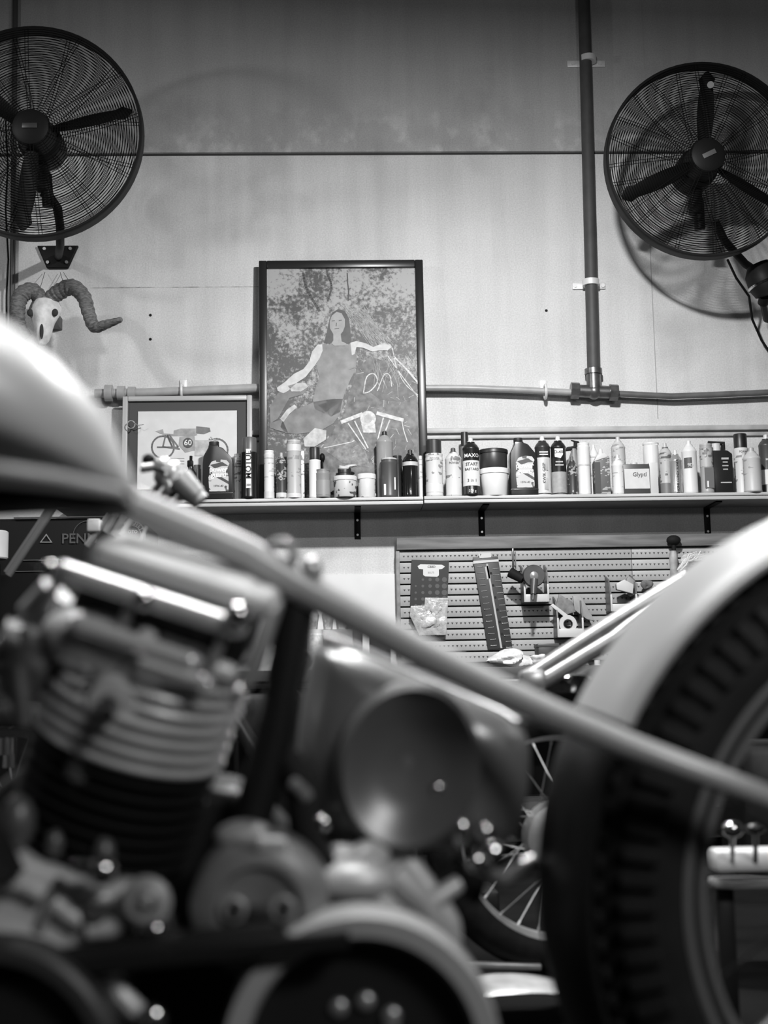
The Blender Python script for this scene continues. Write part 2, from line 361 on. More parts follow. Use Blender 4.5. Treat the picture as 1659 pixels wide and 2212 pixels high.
# ---------------------------------------------------------------- ram skull
sk=P(97,700,5.38); t=thing('ram_skull',sk,'bleached ram skull with curled horns hung on the wall under the left fan','skull')
BONE=mat('bone',.62,.7,var=.2,scale=35,bump=.3); HORN=mat('horn',.13,.7,var=.5,scale=60,bump=.5,stretch=(1,1,3))
sec=[]
for z,w_,d_,yo in ((.105,.03,.03,0),(.095,.05,.05,0),(.07,.06,.06,0),(.045,.062,.065,-.005),(.025,.052,.06,-.01),(0,.042,.055,-.02),(-.03,.036,.05,-.03),(-.06,.033,.04,-.04),(-.085,.026,.03,-.045),(-.1,.012,.018,-.045)):
    sec.append([Vector((sk.x+w_*math.cos(a)*(1+.10*math.cos(4*a)),sk.y+yo+d_*math.sin(a),sk.z+z)) for a in [2*PI*i/20 for i in range(20)]])
obj('skull',B().loft(sec),BONE,t)
for s in (-1,1):
    obj('eye_socket',B().ball((sk.x+s*.05,sk.y-.045,sk.z+.035),.016,(.8,.7,1)),mat('socket_dark',.03,.9),t)
obj('nasal_opening',B().ball((sk.x+.006,sk.y-.083,sk.z-.055),.014,(.55,.35,2.3)),mat('socket_dark',.03,.9),t)
def horn(pts):
    n=len(pts); out=[];rs=[]
    for i in range((n-1)*8+1):
        k=i/8; a=min(int(k),n-2); f=k-a; q=[Vector(pts[max(0,min(n-1,a+d))][:3]) for d in (-1,0,1,2)]
        out.append(.5*((2*q[1])+(q[2]-q[0])*f+(2*q[0]-5*q[1]+4*q[2]-q[3])*f*f+(-q[0]+3*q[1]-3*q[2]+q[3])*f**3))
        rr=pts[a][3]*(1-f)+pts[a+1][3]*f; rs.append(rr*(1+.07*math.sin(i*2.1)))
    return B().tube(out,rs,12)
def hp(a,b_,y,r): v=P(a,b_,y); return (v.x,v.y,v.z,r)
obj('horn',horn([hp(92,648,5.38,.03),hp(68,628,5.34,.034),hp(45,640,5.32,.034),hp(38,672,5.32,.03),hp(44,705,5.34,.026),hp(62,728,5.36,.017)]),HORN,t)
obj('horn',horn([hp(104,650,5.38,.03),hp(126,632,5.36,.034),hp(155,620,5.32,.033),hp(180,640,5.3,.03),hp(192,678,5.28,.027),hp(204,706,5.24,.024),hp(232,700,5.2,.018),hp(262,690,5.16,.01)]),HORN,t)
obj('hanging_wire',B().tube([P(85,628,5.4),P(97,588,5.58)],.0012,5).tube([P(140,622,5.4),P(130,588,5.58)],.0012,5).tube([P(152,612,5.4),P(137,588,5.58)],.0012,5),mat('wire',.06,.5),t)
obj('mount',B().box((sk.x,5.49,sk.z+.06),(.05,.22,.05)),DGREY,t)
# ---------------------------------------------------------------- shelf
YF=5.36; zt=P(1200,1068,YF).z
WOOD=mat('pale_shelf_edge',.5,.55,var=.2,scale=14,stretch=(.2,1,3))
xa,xm,xb=P(120,1076,YF).x,P(915,1070,YF).x,P(1780,1066,YF).x
for n,(x0,x1,l,zo) in enumerate(((xa,xm-.002,'left board of the bottle shelf with a pale edge',-.003),(xm+.002,xb,'right board of the bottle shelf with a double-lined pale edge',0))):
    t=thing('shelf_board',((x0+x1)/2,YW-.12,zt-.014),l,'shelf')
    obj('board',B().box(((x0+x1)/2,(YF+YW)/2+.006,zt-.015+zo),(x1-x0,YW-YF-.012,.026)),mat('shelf_board',.22,.7,var=.2,scale=6),t)
    b=B().box(((x0+x1)/2,YF+.003,zt-.007+zo/2),(x1-x0,.012,.0125),bev=.002)
    b.box(((x0+x1)/2,YF+.004,zt-.0225+zo),(x1-x0,.012,.0135),bev=.002); obj('edge_strip',b,WOOD,t)
for x,l in ((772,'black shelf bracket below the tall framed picture'),(1040,'black shelf bracket above the perforated hardware card'),(1527,'black shelf bracket nearest the right edge of the shelf')):
    p=P(x,1120,YW); z1=P(x,1164 if x<800 else 1157,YW-.01).z
    t=thing('shelf_bracket',(p.x,YW-.005,zt-.1),l,'bracket','shelf brackets')
    b=B().box((p.x,YW-.004,(zt-.03+z1)/2),(.026,.006,zt-.03-z1),bev=.001); b.box((p.x,(YF+YW)/2+.02,zt-.0315),(.026,YW-YF-.05,.005)); obj('bracket_plate',b,BLACK,t)
    for q in (.3,.85): obj('screw',B().cyl((p.x,YW-.010,zt-.03+(z1-zt+.03)*q),(p.x,YW-.006,zt-.03+(z1-zt+.03)*q),.005,seg=8),STEEL,t)
# ---------------------------------------------------------------- things on the shelf
def geo(l,r_,top,y):
    rad=(r_-l)/2*mpp(y)*1.05; p=P((l+r_)/2,top,y); return p.x,rad,p.z-zt
def yfor(rad,row): return {0:YF+rad*.62,1:YF+rad+.004,2:YF+.085+rad*.3,3:YF+.15}[row]
def can(l,r_,top,row,body,cap,label,lab=None,text=None,style='nozzle',band=None,cat='can',name='spray_can'):
    rad=(r_-l)/2*mpp(5.4); y=yfor(rad,row); x,rad,h=geo(l,r_,top,y)
    t=thing(name,(x,y,zt),label,cat); M=T((x,y,zt)); e=.0015
    if style=='cap': ch=min(.055,h*.22); sh=.01
    elif style=='nozzle': ch=.022; sh=.026
    else: ch=.012; sh=.006
    bh=h-ch-sh
    bm_=mat('can_body',body,.3,.3) if not isinstance(body,bpy.types.Material) else body
    prof=[(rad*.8,.004),(rad*.92,e*0),(rad*.98,.003),(rad,.006),(rad*.965,.010),(rad*.965,bh-.004),(rad,bh),(rad*.99,bh+.003)]
    if style=='flat': prof+=[(rad*.9,bh+.004),(rad*.9,h)]
    else: prof+=[(rad*.93,bh+.25*sh),(rad*.78,bh+.6*sh),(rad*.56,bh+.88*sh),(rad*.5,bh+sh),(rad*.5,bh+sh+.003)]
    obj('body',B().lathe(prof,M,28),bm_,t)
    cm=mat('cap_plastic',cap,.4)
    if style=='cap': obj('cap',B().lathe([(rad*.86,bh+.002),(rad*.86,h-.003),(rad*.8,h),(0,h)],M,24),cm,t)
    elif style=='nozzle': obj('nozzle',B().lathe([(rad*.42,bh+sh),(rad*.42,bh+sh+.006),(rad*.3,bh+sh+.007),(rad*.28,h-.002),(rad*.2,h),(0,h)],M,16),cm,t)
    else: obj('lid',B().lathe([(rad*.93,h-.006),(rad*.93,h),(0,h)],M,24),cm,t)
    if lab is not None: 
        z0,z1,m=lab; obj('label',B().lathe([(rad*.967,z0*bh),(rad*.985,z0*bh+.0005),(rad*.985,z1*bh-.0005),(rad*.967,z1*bh)],M,28),m,t)
    if band: 
        for z0,z1,tone in band: obj('label_band',B().lathe([(rad*.97,z0*bh),(rad*.997,z0*bh+.0004),(rad*.997,z1*bh-.0004),(rad*.97,z1*bh)],M,28),mat('band_print',tone,.45),t)
    for tx in (text or []):
        s,size,zf,vert,tone=tx; label_text(t,s,size,(x,y-rad*1.003,zt+zf*bh),rad*1.003,vert,tone)
    return t
PW=printed('pale_print',.62,.2,.4,60,170); PD=printed('dark_print',.035,.3,.45,60,170); PG=printed('grey_print',.3,.1,.5,50,150); PV=printed('plain_print',.66,.4,.3,40,220)
def jug(l,r_,top,row,label):
    hw=(r_-l)/2*mpp(5.4); y=YF+.045; x,hw,h=geo(l,r_,top,y)
    t=thing('oil_bottle',(x,y,zt),label,'bottle','black oil bottles'); m=mat('bottle_black',.015,.28)
    o=[(-.97,0),(.97,0),(1,.03),(1,.60),(.93,.70),(.35,.87),(.02,.90),(.0,.92),(-.62,.92),(-.64,.88),(-.95,.74),(-1,.62),(-1,.03)]
    obj('body',B().prism([(x+a*hw,zt+b_*h) for a,b_ in o],y-.035,y+.035,bev=.008),m,t)
    obj('base_ridge',B().box((x,y,zt+.10*h),(hw*2.02,.073,.004),bev=.001),mat('ridge_shine',.06,.2),t)
    obj('cap',B().lathe([(hw*.32,.91*h),(hw*.34,.92*h),(hw*.34,h),(0,h)],T((x-.3*hw,y,zt)),20),mat('cap_plastic',.02,.5),t)
    lo=[(-.55,.13),(.72,.13),(.72,.38),(.60,.50),(.78,.60),(.6,.66),(.1,.675),(-.4,.64),(-.6,.55),(-.45,.5),(-.62,.36)]
    lb=obj('label',B().prism([(x+a*hw,zt+b_*h) for a,b_ in lo],y-.0365,y-.034),printed('oil_print',.5,.06,.4,55,90),t)
    lb['label']='pale shaped label with swoosh lettering'
    for s,zz in (('power',.5),('guard',.41)):
        label_text(lb,s,.03,(x+.05*hw,y-.0365,zt+zz*h),None,False,.85,space=.9)
    label_text(lb,'10W-40',.012,(x+.05*hw,y-.0365,zt+.22*h),None,False,.03)
    obj('label_swoosh',B().prism([(x+a*hw,zt+b_*h) for a,b_ in ((-.5,.58),(.3,.63),(.72,.56),(.3,.56),(-.2,.52))],y-.037,y-.0363),mat('swoosh',.05,.5),lb)
    obj('label_swoosh',B().prism([(x+a*hw,zt+b_*h) for a,b_ in ((-.1,.37),(.72,.25),(.72,.3),(.2,.38))],y-.037,y-.0363),mat('swoosh',.05,.5),lb)
    return t
def tub(l,r_,top,bot_z,row,tone,lidtone,label,m=None,taper=.85,text=None,y=None,lid=True,name='tub'):
    rad=(r_-l)/2*mpp(5.4); y=y or yfor(rad,row); x,rad,h=geo(l,r_,top,y); z0=zt+bot_z; h-=bot_z
    t=thing(name,(x,y,z0),label,'tub'); M=T((x,y,z0)); lh=min(.022,h*.22)
    obj('body',B().lathe([(rad*taper*.97,0),(rad*taper,.003),(rad*.95,h-lh),(rad*.9,h-lh*.5)],M,32),m or mat('tub_plastic',tone,.4),t)
    if lid: obj('lid',B().lathe([(rad*.93,h-lh),(rad,h-lh+.001),(rad,h-.003),(rad*.97,h),(rad*.9,h-.002),(0,h-.002)],M,32),mat('tub_lid',lidtone,.4),t)
    else: obj('rim',B().lathe([(rad*.93,h-.006),(rad,h-.006),(rad,h),(rad*.93,h),(rad*.93,h-.006)],M,32),mat('tub_lid',lidtone,.4),t)
    for s,size,zf,tn in (text or []): label_text(t,s,size,(x,y-rad*.93,z0+zf*h),rad*.93,False,tn)
    return t
# left group
t=thing('spray_bottle',(P(412,1070,YF+.05).x,YF+.05,zt),'small black trigger spray bottle left of the left oil bottle','bottle'); x=t.location.x
obj('body',B().lathe([(.026,0),(.028,.004),(.028,.09),(.022,.115),(.012,.13),(.012,.14)],T((x,YF+.05,zt)),24),mat('bottle_black',.015,.28),t)
obj('label',B().lathe([(.0275,.035),(.0287,.036),(.0287,.085),(.0275,.086)],T((x,YF+.05,zt)),24),printed('sprayer_print',.05,.4,.5,80,150),t)
obj('spray_head',B().box((x-.002,YF+.05,zt+.152),(.024,.02,.028),bev=.004).box((x-.022,YF+.05,zt+.10),(.02,.012,.02),bev=.003).cyl((x,YF+.05,zt+.165),(x+.001,YF+.05,zt+.185),.006),BLACK,t)
can(418,434,1005,2,.25,.2,'narrow grey tube standing between spray bottle and left oil bottle',None,style='flat',name='tube')
jug(441,503,955,0,'black oil bottle with shaped label in front of the small framed picture')
can(506,521,981,2,PW,.5,'slim white tube between left oil bottle and tall black can',style='flat',name='tube')
t=can(521,556,946,0,.014,.09,'tall black can with grey overhanging cap and white vertical lettering strip',band=None,style='cap')
x,y=t.location.x,t.location.y; rad=.0325
st=obj('label_strip',B().box((x-.001,y-.0318,zt+.12),(.021,.004,.16)),mat('strip_white',.7,.5),t); label_text(st,'MOTUL',.034,(x-.001,y-.034,zt+.135),None,True,.015)
label_text(st,'300',.012,(x-.001,y-.034,zt+.052),None,False,.015)
can(570,592,974,1,PV,.7,'slim white tube standing at lower left corner of the tall picture',style='flat',band=((.0,.16,.6),),name='tube')
can(596,619,978,1,PD,.4,'small dark spray can with white base band left of the tall grey cartridge',band=((.02,.16,.6),),text=(('CRC',.016,.62,True,.7),))
can(619,650,952,0,printed('cartridge_print',.42,.28,.35,30,120),.5,'tall pale grey sealant cartridge in front of the tall picture',style='flat',band=((.87,1.,.6),(0,.08,.65)),name='cartridge',cat='cartridge')
t=thing('sealant_box',(P(651,1070,YF+.05).x,YF+.06,zt),'narrow white sealant box directly right of the grey cartridge','box'); x=t.location.x
obj('body',B().box((x+.002,YF+.06,zt+.1),(.022,.04,.2),bev=.001),printed('box_print',.65,.15,.5,90,180),t)
can(667,692,967,1,WHITE,.02,'tall white tapered bottle with black cap behind the short grey bottle',style='cap',name='bottle',cat='bottle')
t=thing('grease_brush',(P(699,1070,YF+.12).x,YF+.12,zt),'black round-headed brush handle leaning behind the short grey bottle','brush'); x=t.location.x
obj('handle',B().cyl((x,YF+.12,zt),(x-.004,YF+.12,zt+.17),.004),BLACK,t); obj('head',B().ball((x-.004,YF+.12,zt+.185),.012,(1,1,1.5)),BLACK,t)
can(681,713,1015,0,mat('putty_bottle',.24,.45),.2,'short squat grey bottle with dark screw cap at shelf front',style='flat',band=((.1,.72,.27),),name='bottle',cat='bottle')
tub(730,758,1012,0,2,.03,.02,'dark jar standing behind the clear printed tub',name='jar',y=5.452)
tub(720,770,1030,0,1,.4,.6,'low printed tub with pale rim next to short grey bottle',m=printed('tub_print',.5,.08,.5,40,90),taper=.93,y=YF+.02)
tub(772,811,1025,0,1,.6,.7,'low white tub with pale label right of the printed tub',m=printed('tub_print_pale',.6,.25,.4,50,60),taper=.93)
o=P(740,1012,YF+.092); tag(obj('crumpled_rag',B().blob((o.x+.006,5.445,o.z+.006),.02,(2,1,.5),.5,seed=3),OFF,origin=o),'small crumpled white rag on top of the dark jar','rag')
can(812,848,932,2,mat('clear_bottle',.45,.15,trans=.35),.02,'tall translucent bottle with small black cap behind the dark bottles',style='nozzle',name='bottle',cat='bottle')
t=can(822,858,991,1,mat('grey_can',.07,.4),.5,'grey-bodied can with small white label patches in front of translucent bottle',style='flat')
x,y=t.location.x,t.location.y
obj('label_patch',B().box((x-.016,y-.0275,zt+.03),(.014,.006,.045)),WHITE,t); obj('label_patch',B().box((x+.021,y-.0245,zt+.055),(.007,.006,.05)),WHITE,t)
can(848,868,985,2,.03,.02,'narrow dark can between grey can and black glass bottle',style='flat')
can(869,902,972,1,mat('black_glass',.012,.12),.02,'black glass bottle with sloping neck and pale shoulder label',style='nozzle',band=((.86,.97,.5),),name='bottle',cat='bottle')
can(903,912,985,2,PV,.6,'thin white stick tube against the right side of picture frame',style='flat',name='tube')
can(918,955,951,1,printed('oil_spray_print',.6,.25,.4,30,110),.03,'large white spray can with dark wide cap right of the tall picture',style='cap',band=((.86,.93,.68),(.1,.3,.66)),text=(('POWER',.012,.89,False,.2),))
can(961,996,968,1,printed('oil_spray_print_b',.58,.2,.4,30,90),.06,'shorter white spray can with tiny nozzle beside the large white one',text=(('POWER',.012,.88,False,.15),))
can(994,1012,934,3,.3,.02,'tall grey can with black cap peeking behind the lettered start spray',style='cap')
can(998,1034,946,0,mat('can_black',.014,.3),.6,'black can with large white hand-lettered label left of the stacked tubs',lab=(.2,.74,mat('label_white',.66,.5)),
    text=(('MAXO',.022,.84,False,.7),('START',.018,.655,False,.04),('BASTARD',.0145,.55,False,.04),('3 in 1',.018,.31,False,.1),('350 g',.014,.09,False,.6)))
zl=P(1067,1014,YF+.05).z-zt
tub(1037,1098,1014,0,0,.66,.7,'white bucket-shaped tub with wide lid under the dark tub',taper=.84,y=YF+.04)
tub(1034,1096,973,zl+.001,0,.035,.02,'dark grey tub stacked on top of the white tub',taper=.94,y=YF+.045)
jug(1099,1156,947,0,'black oil bottle with shaped label right of the stacked tubs')
t=can(1154,1187,943,1,mat('can_dark',.03,.35),.7,'tall can with dark top and pale panelled label, lettering running upward',lab=(.0,.78,mat('label_pale',.58,.5)),text=(('KWIK GRIP',.017,.45,True,.1),))
x,y=t.location.x,t.location.y
for z in (.045,.125): obj('label_patch',B().box((x+.007,y-.0297,zt+z),(.017,.004,.05),bev=.0005),mat('patch_grey',.36,.5),t)
for z in (.166,.176): obj('label_patch',B().box((x,y-.0305,zt+z),(.035,.004,.005)),WHITE,t)
t=can(1188,1221,943,1,mat('can_black',.014,.3),.7,'tall can with black top, pale lower half and white shield badge',lab=(.0,.48,mat('label_midgrey',.33,.5,var=.1,scale=60)))
x,y=t.location.x,t.location.y
bd=obj('badge',B().prism([(x-.02,zt+.155),(x-.02,zt+.19),(x+.014,zt+.19),(x+.014,zt+.165),(x+.004,zt+.15)],y-.0335,y-.028),mat('badge_white',.62,.5),t); label_text(bd,'D-40',.018,(x-.004,y-.0335,zt+.175),None,False,.03)
for z,l in ((.135,.03),(.122,.034)): obj('label_patch',B().box((x-.002,y-.0305,zt+z),(l,.004,.006)),mat('patch_grey',.36,.5),t)
can(1224,1246,986,1,PD,.12,'small black can with rows of white print below the trigger sprayer',text=(('SEAL',.012,.8,False,.6),))
t=thing('trigger_sprayer',(P(1243,1070,YF+.15).x,YF+.15,zt),'black trigger sprayer bottle with grey body behind the small black can','bottle'); x=t.location.x
obj('body',B().lathe([(.03,0),(.034,.004),(.034,.12),(.028,.16),(.013,.2),(.013,.215)],T((x,YF+.15,zt)),24),GREY,t)
p=x; z=zt
obj('trigger',B().prism([(p-.035,z+.205),(p-.03,z+.222),(p+.0,z+.226),(p+.002,z+.245),(p-.012,z+.252),(p+.02,z+.246),(p+.034,z+.225),(p+.034,z+.205),(p+.01,z+.212)],YF+.14,YF+.16,bev=.002),BLACK,t)
can(1246,1273,958,1,WHITE,.75,'plain white bottle with rounded shoulders right of the sprayer',style='flat',band=((.6,.64,.5),),name='bottle',cat='bottle')
can(1271,1292,961,2,PV,.7,'white printed can partly hidden behind the plain white bottle')
t=thing('metal_flask',(P(1301,1070,YF+.03).x,YF+.03,zt),'dark grey oblong tin with slanted shoulder overhanging the shelf edge','tin'); x=t.location.x;y=YF+.03;hw=.0315
obj('body',B().prism([(x-hw,zt),(x+hw,zt),(x+hw,zt+.155),(x-hw,zt+.135)],y-.022,y+.03,bev=.002),printed('tin_print',.11,.4,.5,40,200),t)
obj('side_panel',B().box((x-hw*.62,y-.0225,zt+.07),(hw*.72,.003,.125)),mat('dark_panel',.05,.4),t)
obj('shoulder',B().prism([(x-hw,zt+.136),(x+hw,zt+.156),(x+hw*.5,zt+.172),(x-hw*.5,zt+.165)],y-.018,y+.026,bev=.003),OFF,t); obj('spout',B().cyl((x,y,zt+.165),(x,y,zt+.19),.008),WHITE,t)
can(1319,1349,944,2,printed('tall_print',.5,.3,.4,30,100),.5,'tall grey-white spray can behind the plain white spray can')
can(1320,1347,982,1,PV,.6,'plain white spray can left of the square lettered tin')
t=thing('square_tin',(P(1385,1070,YF+.04).x,YF+.04,zt),'square tin with dark bands and white lettered front panel','tin'); x0=P(1349,1065,YF).x;x1=P(1406,1065,YF).x;x2=P(1421,1065,YF+.03).x;hh=.122
obj('body',B().box(((x0+x1)/2,YF+.04,zt+hh/2),(x1-x0,.07,hh),bev=.002),mat('tin_dark',.06,.4),t)
pn=obj('front_panel',B().box(((x0+x1)/2+.001,YF+.0045,zt+.061),(x1-x0-.006,.003,.082)),mat('panel_white',.58,.5,var=.06,scale=40),t)
label_text(pn,'Glyptl',.024,((x0+x1)/2+.012,YF+.003,zt+.078),None,False,.08)
obj('side_panel',B().box(((x1+x2)/2+.002,YF+.05,zt+hh/2+.004),(x2-x1,.06,hh+.008),bev=.001),OFF,t); obj('screw_cap',B().cyl(((x0+x1)/2,YF+.045,zt+hh),((x0+x1)/2,YF+.045,zt+hh+.012),.014),OFF,t)
tub(1388,1422,958,0,3,.68,.7,'plain white beaker standing behind the square tin',lid=False,taper=.9,name='beaker')
can(1422,1449,957,2,printed('cleaner_print',.45,.12,.4,40,120),.5,'grey-white spray can with dark diagonal mark right of the square tin',band=((.0,.3,.18),))
can(1445,1471,972,1,mat('can_silver',.4,.3,.5),.6,'silver spray can with dark side strip lettered vertically',lab=None,text=(('ENGINE CONDITIONER',.0135,.5,True,.02),))
t=can(1471,1503,952,1,mat('can_white',.66,.35),.65,'white spray can with large dark round emblem')
x,y=t.location.x,t.location.y
obj('emblem',B().lathe([(.0303,-.022),(.031,-.022),(.031,.022),(.0303,.022)],T((x,y,zt+.125)),12,-2.6,-1.5),mat('emblem_grey',.07,.5),t); label_text(t,'9D',.02,(x-.004,y-.0318,zt+.115),.031,False,.6)
t=can(1510,1538,960,1,mat('cart_grey',.32,.4),.4,'grey cartridge with darker square panel in front of the black jug',style='flat',lab=(.58,1.,printed('cart_print',.4,.15,.5,50,100)),name='cartridge',cat='cartridge')
x,y=t.location.x,t.location.y; obj('label_patch',B().box((x+.002,y-.0255,zt+.062),(.036,.006,.085)),mat('panel_midgrey',.12,.5),t); obj('label_patch',B().box((x-.006,y-.029,zt+.035),(.007,.003,.026)),WHITE,t)
t=thing('black_jug',(P(1556,1065,YF+.06).x,YF+.07,zt),'black rectangular jug with moulded handle and white print lines','bottle'); x=t.location.x;y=YF+.07
w_=.05
obj('body',B().prism([(x-w_,zt),(x+w_,zt),(x+w_,zt+.165),(x+w_*.6,zt+.18),(x-w_,zt+.18)],y-.04,y+.04,bev=.004),mat('bottle_black',.015,.28),t)
obj('handle',B().tube([(x+.022,y,zt+.16),(x+.024,y,zt+.215),(x-.03,y,zt+.218),(x-.045,y,zt+.16)],.012,10),mat('bottle_black',.015,.28),t)
obj('cap',B().cyl((x-.01,y-.01,zt+.18),(x-.01,y-.01,zt+.212),.02),OFF,t)
for z,l in ((.145,.03),(.115,.025),(.10,.02),(.045,.045),(.13,.02)): obj('label_line',B().box((x+.018,y-.041,zt+z),(l,.002,.005 if z<.14 else .008)),mat('line_print',.4,.5),t)
can(1582,1614,938,2,printed('tall_white_print',.62,.25,.35,25,120),.012,'tallest white can with big black cap near the right edge',style='cap',text=(('FOAM',.012,.93,False,.2),))
can(1603,1641,967,0,printed('beige_print',.48,.3,.3,40,140),.4,'bulky beige spray can overhanging the shelf near the right edge',band=((.0,.05,.3),))
can(1637,1670,939,2,mat('dark_can',.05,.35),.6,'dark spray can with white label at the extreme right of shelf',lab=(.2,.5,mat('label_white',.66,.5)),text=(('MAX',.014,.7,False,.5),))
# ---------------------------------------------------------------- tall framed picture
class Pic:
    """flat picture standing on the shelf and leaning on the wall; local (u right, v up) in metres"""
    def __init__(s,pl,pr,ybase,hgt,lean):
        s.x=(P(pl,1070,ybase).x+P(pr,1070,ybase).x)/2; s.w=P(pr,1070,ybase).x-P(pl,1070,ybase).x; s.h=hgt
        s.M=T((s.x,ybase,zt))@RX(-lean)
    def pt(s,px,py,lay=0):
        """picture-plane coordinates of a detail seen at pixel"""
        d=fw*F+cr*(px-W/2)-cu*(py-H/2); n=s.M.to_3x3()@Vector((0,1,0)); o=s.M.translation
        q=CAM+d*((o-CAM).dot(n)/d.dot(n)); l=s.M.inverted()@q; return (l.x,l.z)
    def poly(s,pts,lay,b=None,th=.0006):
        b=b or B(); b.prism([s.pt(*p) for p in pts],-th*lay,-th*(lay-1),s.M); return b
    def line(s,pts,wd,lay,b,th=.0006,closed=False):
        if len(pts)>3 and not closed:
            o=[];n=len(pts)
            for i in range(n-1):
                a,b0,c0,d0=[Vector(pts[max(0,min(n-1,i+k))]) for k in (-1,0,1,2)]
                for f in (0,.25,.5,.75): o.append(.5*((2*b0)+(c0-a)*f+(2*a-5*b0+4*c0-d0)*f*f+(-a+3*b0-3*c0+d0)*f**3))
            pts=[(v.x,v.y) for v in o]+[pts[-1]]
        q=[Vector(s.pt(*p)) for p in pts]
        if closed: q.append(q[0])
        for a,c in zip(q,q[1:]):
            n=(c-a).normalized(); n=Vector((-n.y,n.x))*wd/2; e=(c-a).normalized()*wd*.2
            b.prism([(a-n-e)[:],(c-n+e)[:],(c+n+e)[:],(a+n-e)[:]],-th*lay,-th*(lay-1),s.M)
        return b
def framed(pic,fw_,fd,fm,name,label,inner_mat,mat_w=0,mat_m=None):
    t=thing(name,pic.M.translation[:],label,'picture'); w_,h_=pic.w/2,pic.h
    b=B()
    for c,s in (((-w_+fw_/2,0,h_/2),(fw_,fd,h_)),((w_-fw_/2,0,h_/2),(fw_,fd,h_)),((0,0,fw_/2),(pic.w-2*fw_,fd,fw_)),((0,0,h_-fw_/2),(pic.w-2*fw_,fd,fw_))): b.box(c,s,pic.M,bev=.004)
    obj('frame',b,fm,t)
    obj('backing',B().box((0,.008,h_/2),(pic.w-fw_,.006,h_-fw_),pic.M),mat_m or inner_mat,t)
    if mat_m: obj('print',B().box((0,.003,h_/2+mat_w*.0),(pic.w-2*fw_-2*mat_w,.006,h_-2*fw_-2*mat_w),pic.M),inner_mat,t)
    else: obj('print',B().box((0,.003,h_/2),(pic.w-2*fw_,.006,h_-2*fw_),pic.M),inner_mat,t)
    return t
yb=YW-.112
hp_=P(740,562,YW-.07).z-zt
pic=Pic(560,926,yb,hp_/math.cos(R(3)),3)
def foliage():
    m=bpy.data.materials.new('foliage_print'); m.use_nodes=True; nt=m.node_tree; L=nt.links; N=nt.nodes.new; b=nt.nodes['Principled BSDF']; b.inputs['Roughness'].default_value=.5
    tc=N('ShaderNodeTexCoord'); n1=N('ShaderNodeTexNoise'); n1.inputs['Scale'].default_value=9; n1.inputs['Detail'].default_value=3
    n2=N('ShaderNodeTexNoise'); n2.inputs['Scale'].default_value=60; n2.inputs['Detail'].default_value=6; n2.inputs['Roughness'].default_value=.7
    L.new(tc.outputs['Object'],n1.inputs[0]); L.new(tc.outputs['Object'],n2.inputs[0])
    sp=N('ShaderNodeSeparateXYZ'); L.new(tc.outputs['Object'],sp.inputs[0])
    h=N('ShaderNodeMapRange'); L.new(sp.outputs[2],h.inputs[0]); h.inputs[1].default_value=.45; h.inputs[2].default_value=.95; h.inputs[3].default_value=-.10; h.inputs[4].default_value=.12
    a=N('ShaderNodeMath'); a.operation='MULTIPLY_ADD'; a.inputs[1].default_value=1.6; L.new(n2.outputs[0],a.inputs[0]); L.new(n1.outputs[0],a.inputs[2])
    h2=N('ShaderNodeMath'); h2.operation='SUBTRACT'; h2.inputs[1].default_value=.26; L.new(a.outputs[0],h2.inputs[0]); a=h2
    c=N('ShaderNodeMath'); c.operation='ADD'; L.new(a.outputs[0],c.inputs[0]); L.new(h.outputs[0],c.inputs[1])
    r=N('ShaderNodeValToRGB'); L.new(c.outputs[0],r.inputs[0]); e=r.color_ramp.elements
    r.color_ramp.interpolation='LINEAR'; e[0].position=.47; e[0].color=(.06,)*3+(1,); e[1].position=.62; e[1].color=(.36,)*3+(1,)
    q=e.new(.52); q.color=(.14,)*3+(1,)
    s=N('ShaderNodeMath'); s.operation='MULTIPLY'; s.inputs[1].default_value=.5; L.new(c.outputs[0],s.inputs[0]); L.new(s.outputs[0],r.inputs[0])
    L.new(r.outputs[0],b.inputs['Base Color']); b.inputs['Coat Weight'].default_value=.0
    return m
# frame built in world coordinates, so the print's object origin is the picture's base
t=framed(pic,.034,.03,mat('frame_black',.018,.3),'framed_picture','tall black-framed photograph of a woman reclining beside a motorcycle under trees',foliage())
def ink(n,v,r=.5,var=.25,sc=40): return mat(n,v,r,var=var,scale=sc)
# trunks
for q_,w_ in (([(655,590),(660,615),(670,638),(690,672)],.010),([(707,592),(713,605),(716,622),(708,650)],.008),([(750,590),(751,610),(753,630),(752,650)],.005)): obj('printed_trunk',pic.line(q_,w_,2,B()),ink('print_trunk',.06),t)
# grasses
b=B(); rnd=random.Random(4)
for i in range(46): 
    a=rnd.uniform(735,790); pic.line([(a,rnd.uniform(655,680)),(rnd.uniform(800,850),rnd.uniform(735,760))],.0012,2,b)
obj('printed_grass',b,ink('print_grass',.36),t)
# figure, clothed: dark hair, sleeveless grey top, trousers, bare arms
b=pic.poly([(712,690),(718,675),(731,668),(745,672),(754,688),(757,715),(759,740),(748,742),(728,735),(713,742),(700,741),(706,718)],3); obj('printed_hair',b,ink('print_hair',.05),t)
b=pic.poly([(712,695),(717,682),(727,674),(738,677),(745,690),(745,705),(741,716),(736,722),(738,738),(748,742),(746,748),(722,748),(716,742),(720,736),(720,722),(713,710)],4)
obj('printed_face',b,ink('print_skin',.30,var=.12),t)
b=B()
for pts in ([(717,694),(723,693)],[(732,693),(738,692)],[(723,711),(732,710)],[(727,698),(726,705)]): pic.line(pts,.0035,5,b)
obj('printed_features',b,ink('print_feature',.08),t)
b=pic.poly([(690,746),(700,743),(720,747),(746,747),(760,742),(768,755),(770,775),(768,800),(758,818),(748,840),(742,858),(738,872),(735,890),(715,900),(680,884),(676,865),(682,838),(690,815),(684,795),(686,770)],4)
obj('printed_top',b,ink('print_top',.19,var=.25,sc=25),t)
